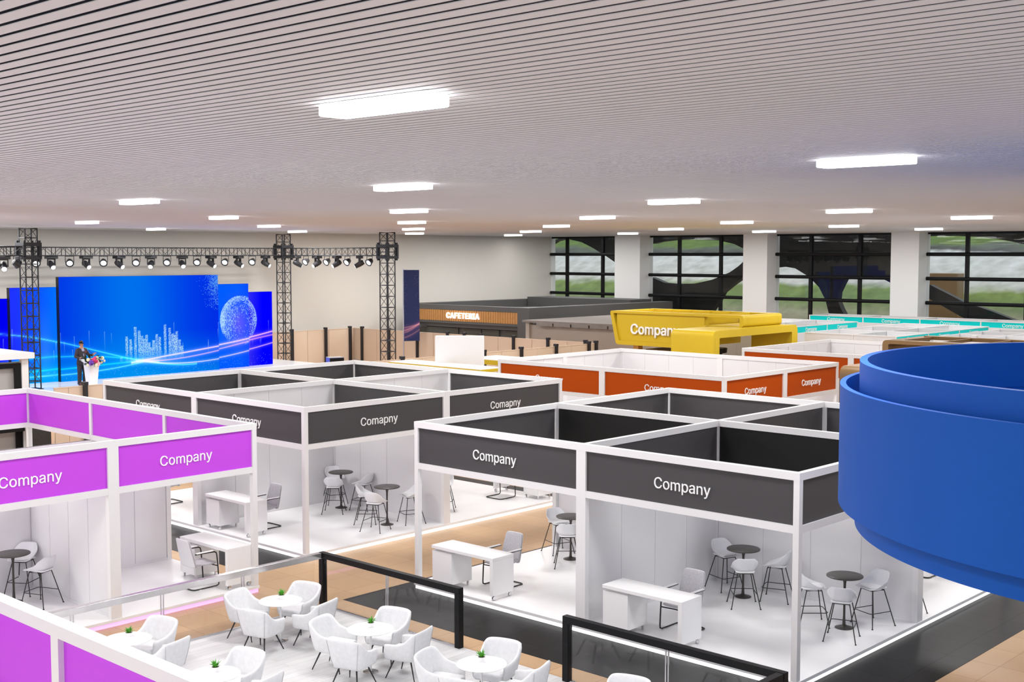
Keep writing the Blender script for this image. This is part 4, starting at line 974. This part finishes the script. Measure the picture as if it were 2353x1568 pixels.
# ---------------------------------------------------------------- speaker at the lectern
def skinned(name, m, parent, verts, edges, radii, root=0, sub=2):
    me = bpy.data.meshes.new(name); me.from_pydata(verts, edges, []); me.materials.append(M[m])
    o = bpy.data.objects.new(name, me); C.objects.link(o)
    md = o.modifiers.new('skin', 'SKIN'); md.use_smooth_shade = True
    if not me.skin_vertices: me.attributes.new('skin', 'FLOAT', 'POINT')
    for i, r_ in enumerate(radii):
        sv = me.skin_vertices[0].data[i]; sv.radius = r_ if isinstance(r_, tuple) else (r_, r_); sv.use_root = (i == root)
    ss = o.modifiers.new('smooth', 'SUBSURF'); ss.levels = ss.render_levels = sub
    if parent is not None: o.parent = parent
    return o
pr = thing('person', 'person in a dark suit and glasses speaking behind the white lectern', 'person', (-45.60, 24.06, ZS), R(8))
# local: faces +x, left is +y; height 1.74
J = dict(pel=(0, 0, .93), wai=(.0, 0, 1.06), che=(.0, 0, 1.27), nek=(-.01, 0, 1.46), nk2=(.01, 0, 1.53), hd0=(.02, 0, 1.60), hd1=(.015, 0, 1.68),
         shl=(-.01, .17, 1.41), shr=(-.01, -.17, 1.41), ell=(.06, .30, 1.18), elr=(.0, -.27, 1.15), wrl=(.30, .33, 1.20), wrr=(.25, -.25, 1.10),
         hpl=(0, .09, .88), hpr=(0, -.09, .88), knl=(.06, .10, .50), knr=(.02, -.10, .50), anl=(-.03, .11, .09), anr=(.0, -.11, .09), tol=(.12, .14, .03), tor=(.16, -.14, .03))
def sk(name, m, keys, edges, rad, sub=2):
    idx = {k: i for i, k in enumerate(keys)}
    return skinned(name, m, pr, [J[k] for k in keys], [(idx[a], idx[b_]) for a, b_ in edges], [rad[k] for k in keys], 0, sub)
for sgn, w_, nm in ((1, 'wrl', 'l'), (-1, 'wrr', 'r')):
    wv = Vector(J[w_]); d = Vector((.75, .15*sgn, .65 if sgn > 0 else .35)).normalized(); sd = Vector((-.2, -sgn*.9, .25)).normalized() if sgn > 0 else Vector((-.1, .9, .3)).normalized()
    J['pm'+nm] = tuple(wv+d*.05)
    for k in range(4):
        base = wv+d*.095+sd*(.027-.018*k); ln = (.070, .080, .075, .058)[k]; bend = Vector((.1, 0, -.25))
        J['f%da%s' % (k, nm)] = tuple(base); J['f%db%s' % (k, nm)] = tuple(base+(d+bend*.2)*ln*.55+sd*(.008-.006*k)); J['f%dc%s' % (k, nm)] = tuple(base+(d+bend*.8)*ln+sd*(.014-.01*k))
    J['ta'+nm] = tuple(wv+d*.04+sd*.036); J['tb'+nm] = tuple(wv+d*.075+sd*.066); J['tc'+nm] = tuple(wv+d*.11+sd*.075)
keys = ['pel', 'wai', 'che', 'nek', 'nk2', 'hd0', 'hd1', 'shl', 'shr', 'ell', 'elr', 'wrl', 'wrr', 'hpl', 'hpr', 'knl', 'knr', 'anl', 'anr', 'tol', 'tor', 'pml', 'pmr']
ed = [('pel', 'wai'), ('wai', 'che'), ('che', 'nek'), ('nek', 'nk2'), ('nk2', 'hd0'), ('hd0', 'hd1'), ('nek', 'shl'), ('nek', 'shr'), ('shl', 'ell'), ('shr', 'elr'), ('ell', 'wrl'), ('elr', 'wrr'),
      ('pel', 'hpl'), ('pel', 'hpr'), ('hpl', 'knl'), ('hpr', 'knr'), ('knl', 'anl'), ('knr', 'anr'), ('anl', 'tol'), ('anr', 'tor'), ('wrl', 'pml'), ('wrr', 'pmr')]
rad = dict(pel=(.10, .08), wai=(.10, .07), che=(.11, .08), nek=.05, nk2=.05, hd0=(.072, .085), hd1=(.07, .09), shl=.055, shr=.055, ell=.04, elr=.04, wrl=.026, wrr=.026, hpl=.06, hpr=.06, knl=.045, knr=.045, anl=.035, anr=.035, tol=.028, tor=.028, pml=(.018, .036), pmr=(.018, .036))
for nm in 'lr':
    for k in range(4):
        keys += ['f%da%s' % (k, nm), 'f%db%s' % (k, nm), 'f%dc%s' % (k, nm)]; ed += [('pm'+nm, 'f%da%s' % (k, nm)), ('f%da%s' % (k, nm), 'f%db%s' % (k, nm)), ('f%db%s' % (k, nm), 'f%dc%s' % (k, nm))]
        rad.update({'f%da%s' % (k, nm): .009, 'f%db%s' % (k, nm): .008, 'f%dc%s' % (k, nm): .007})
    keys += ['ta'+nm, 'tb'+nm, 'tc'+nm]; ed += [('pm'+nm, 'ta'+nm), ('ta'+nm, 'tb'+nm), ('tb'+nm, 'tc'+nm)]; rad.update({'ta'+nm: .012, 'tb'+nm: .010, 'tc'+nm: .008})
body = sk('body', 'skin', keys, ed, rad)
# jacket over the torso and arms, trousers over the legs
J2 = {k: v_ for k, v_ in J.items()}
J['hem'] = (-.0, 0, .84); J['cfl'] = tuple(Vector(J['ell']).lerp(Vector(J['wrl']), .9)); J['cfr'] = tuple(Vector(J['elr']).lerp(Vector(J['wrr']), .9)); J['col'] = (-.015, 0, 1.475)
J['cul'] = (-.02, .11, .1); J['cur'] = (.0, -.11, .1)
def loft(mb, rings, n=16):        # rings: (x, y, z, rx, ry)
    vs = [(x+rx*math.cos(2*PI*k/n), y+ry*math.sin(2*PI*k/n), z) for x, y, z, rx, ry in rings for k in range(n)]
    fs = [(i*n+k, i*n+(k+1) % n, (i+1)*n+(k+1) % n, (i+1)*n+k) for i in range(len(rings)-1) for k in range(n)]
    return mb.add(vs, fs+[tuple(range(n))[::-1], tuple(range((len(rings)-1)*n, len(rings)*n))])
def limb(mb, pts, rad, n=12):
    P_ = [Vector(p_) for p_ in pts]; out = []; rr = []
    for i in range(len(P_)-1):
        for k in range(4):
            f = k/4; out.append(P_[i].lerp(P_[i+1], f)); rr.append(rad[i]+(rad[i+1]-rad[i])*f)
    out.append(P_[-1]); rr.append(rad[-1]); base = len(mb.v); mb.tube(out, 1, n)
    for i, c_ in enumerate(out):
        for k in range(n):
            q_ = Vector(mb.v[base+i*n+k]); mb.v[base+i*n+k] = tuple(c_+(q_-c_)*rr[i])
    return mb
jk = loft(MB(), [(-.02, 0, .83, .15, .205), (-.01, 0, .95, .14, .20), (.0, 0, 1.08, .125, .18), (.005, 0, 1.22, .135, .195), (.0, 0, 1.34, .13, .215), (-.01, 0, 1.41, .105, .20), (-.015, 0, 1.45, .085, .13), (-.015, 0, 1.50, .06, .07)])
for a in 'lr': limb(jk, [(-.012, (.03 if a == 'l' else -.03), 1.455), (-.01, (.17 if a == 'l' else -.17), 1.405), J['el'+a], J['cf'+a]], [.055, .078, .062, .045])
jk.build('jacket', 'suit', pr, smooth=180)
tr = loft(MB(), [(0, 0, .80, .12, .17), (0, 0, .95, .125, .185), (0, 0, 1.02, .12, .18)])
for a in 'lr': limb(tr, [(0, (.09 if a == 'l' else -.09), .90), J['kn'+a], J['cu'+a], tuple(Vector(J['cu'+a])-Vector((0, 0, .05)))], [.105, .085, .072, .072])
tr.build('trousers', 'suit', pr, smooth=180)
for a, n_ in (('l', 'tol'), ('r', 'tor')):
    an = Vector(J['an'+a]); to = Vector(J[n_]); d = (to-an); d.z = 0
    MB().ball((0, 0, 0), 1, 12, 8, (.135, .05, .05)).build('shoe', 'shoe', pr, smooth=180).location = (an.x+d.x*.42, an.y+d.y*.42, .045)
    pr.children[-1].rotation_euler = (0, 0, math.atan2(d.y, d.x))
MB().prism([(.055, -.05, 1.475), (.055, .05, 1.475), (.10, .055, 1.40), (.143, .0, 1.13), (.10, -.055, 1.40)], (.012, 0, 0)).build('shirt', 'shirt', pr)
B('pocket_square', 'red', pr, .13, .142, .07, .13, 1.32, 1.345)
hm = MB().ball((-.012, 0, 1.70), .1, 16, 10, (1.03, .86, .82)); hm.v = [(x, y, max(z, 1.0)) for x, y, z in hm.v]
hm = MB()
b0 = MB().ball((0, 0, 0), 1, 18, 12, (.105, .088, .105))
keep = [(x-.004, y, z+1.672) for x, y, z in b0.v]
keep = [(x if z > 1.715 or x < .0 else .0, y, z) for x, y, z in keep]
hm.add(keep, b0.f).build('hair', 'hair', pr, smooth=180)
MB().ball((.098, 0, 1.625), .017, 8, 6, (1, .8, 1.3)).ball((.0, .083, 1.635), .024, 8, 6, (.8, .4, 1.3)).ball((.0, -.083, 1.635), .024, 8, 6, (.8, .4, 1.3)).build('nose_and_ears', 'skin', pr, smooth=180)
MB().box(.092, .096, -.025, .025, 1.578, 1.586).build('mouth', 'shoe', pr)
gm = MB()
for s in (-1, 1):
    gm.ring_prism([(.094, s*.034+y, 1.652+z) for y, z in rrect(-.03, .03, -.018, .018, .01, 3)], [(.094, s*.034+y, 1.652+z) for y, z in rrect(-.024, .024, -.012, .012, .006, 3)], (.006, 0, 0)).tube([(.095, s*.064, 1.66), (0, s*.084, 1.66)], .004, 6)
gm.box(.094, .1, -.006, .006, 1.655, 1.661).build('glasses', 'black', pr)
em = MB()
for s in (-1, 1): em.ball((.083, s*.034, 1.652), .012, 8, 6)
em.build('eyes', 'hair', pr, smooth=180)
# lectern, microphone, flowers
t = thing('lectern', 'white flared lectern on the stage', 'lectern', (-44.95, 24.12, ZS), R(8))
def frust(a, b_): n = len(a); return MB().add(list(a)+list(b_), [tuple(range(n))[::-1], tuple(range(n, 2*n))]+[(i, (i+1) % n, n+(i+1) % n, n+i) for i in range(n)])
sq = lambda hx, hy, z, ox=0: [(ox-hx, -hy, z), (ox+hx, -hy, z), (ox+hx, hy, z), (ox-hx, hy, z)]
MB().box(-.22, .25, -.3, .3, 0, .05).build('base', 'acrylic', t, bevel=.01)
frust(sq(.13, .17, .05), sq(.2, .23, .98)).build('column', 'acrylic', t, bevel=.008)
frust([(-.2, -.23, .95), (.22, -.23, .95), (.22, .23, .95), (-.2, .23, .95)], [(-.34, -.33, 1.06), (.27, -.33, 1.14), (.27, .33, 1.14), (-.34, .33, 1.06)]).build('desk_top', 'acrylic', t, bevel=.01)
MB().tube([(.12, .1, 1.12), (-.02, .08, 1.3), (-.16, .04, 1.38)], .007, 6).lathe([(.004, -.02), (.014, -.015), (.014, .03), (.004, .035)], 8, (-.17, .038, 1.39), (-.8, -.2, .4)).build('microphone', 'black', t, smooth=60)
fl = thing('flower_arrangement', 'bouquet of pink, violet and cream flowers draped over the lectern front', 'flowers', (-44.74, 23.98, ZS+1.05), R(8))
rnd = random.Random(11); lf = MB()
for k in range(90):
    x, y, z = rnd.uniform(-.12, .22), rnd.uniform(-.36, .42), rnd.uniform(-.20, .16); a = rnd.uniform(0, 6.28); el = rnd.uniform(-.6, .9); ln = rnd.uniform(.12, .22)
    d = Vector((math.cos(a)*math.cos(el), math.sin(a)*math.cos(el), math.sin(el))); s = d.cross(Vector((0, 0, 1))).normalized()*.055; p_ = Vector((x, y, z)); u = d.cross(s).normalized()*.006
    lf.add([p_, p_+d*ln*.5+s, p_+d*ln, p_+d*ln*.5-s, p_+d*ln*.5+u], [(0, 1, 4), (1, 2, 4), (2, 3, 4), (3, 0, 4), (0, 3, 2, 1)])
lf.build('leaves', 'darkleaf', fl)
def bloom(m, c, r):
    b_ = MB()
    for k in range(7):
        a = 2*PI*k/7; b_.ball((c[0]+.35*r, c[1]+r*.55*math.cos(a), c[2]+r*.55*math.sin(a)), r*.5, 8, 6, (.8, 1, 1))
    b_.ball((c[0]+.6*r, c[1], c[2]), r*.45, 8, 6); b_.v = [(x, y, z) for x, y, z in b_.v]
    b_.build('flower', m, fl, smooth=180)
for m_, c_, r_ in (('pink', (.2, -.02, .02), .10), ('pink', (.2, .10, -.06), .08), ('violet', (.22, -.16, -.08), .11), ('cream', (.2, -.28, .05), .07), ('cream', (.16, .16, .08), .08), ('blush', (.22, .16, -.14), .09),
                   ('cream', (.24, .06, -.18), .07), ('cream', (.2, -.3, -.16), .06), ('cream', (.14, .42, .06), .08), ('cream', (.18, .36, -.1), .06), ('pink', (.18, .06, .1), .06), ('cream', (.16, .5, -.05), .05)):
    bloom(m_, c_, r_)
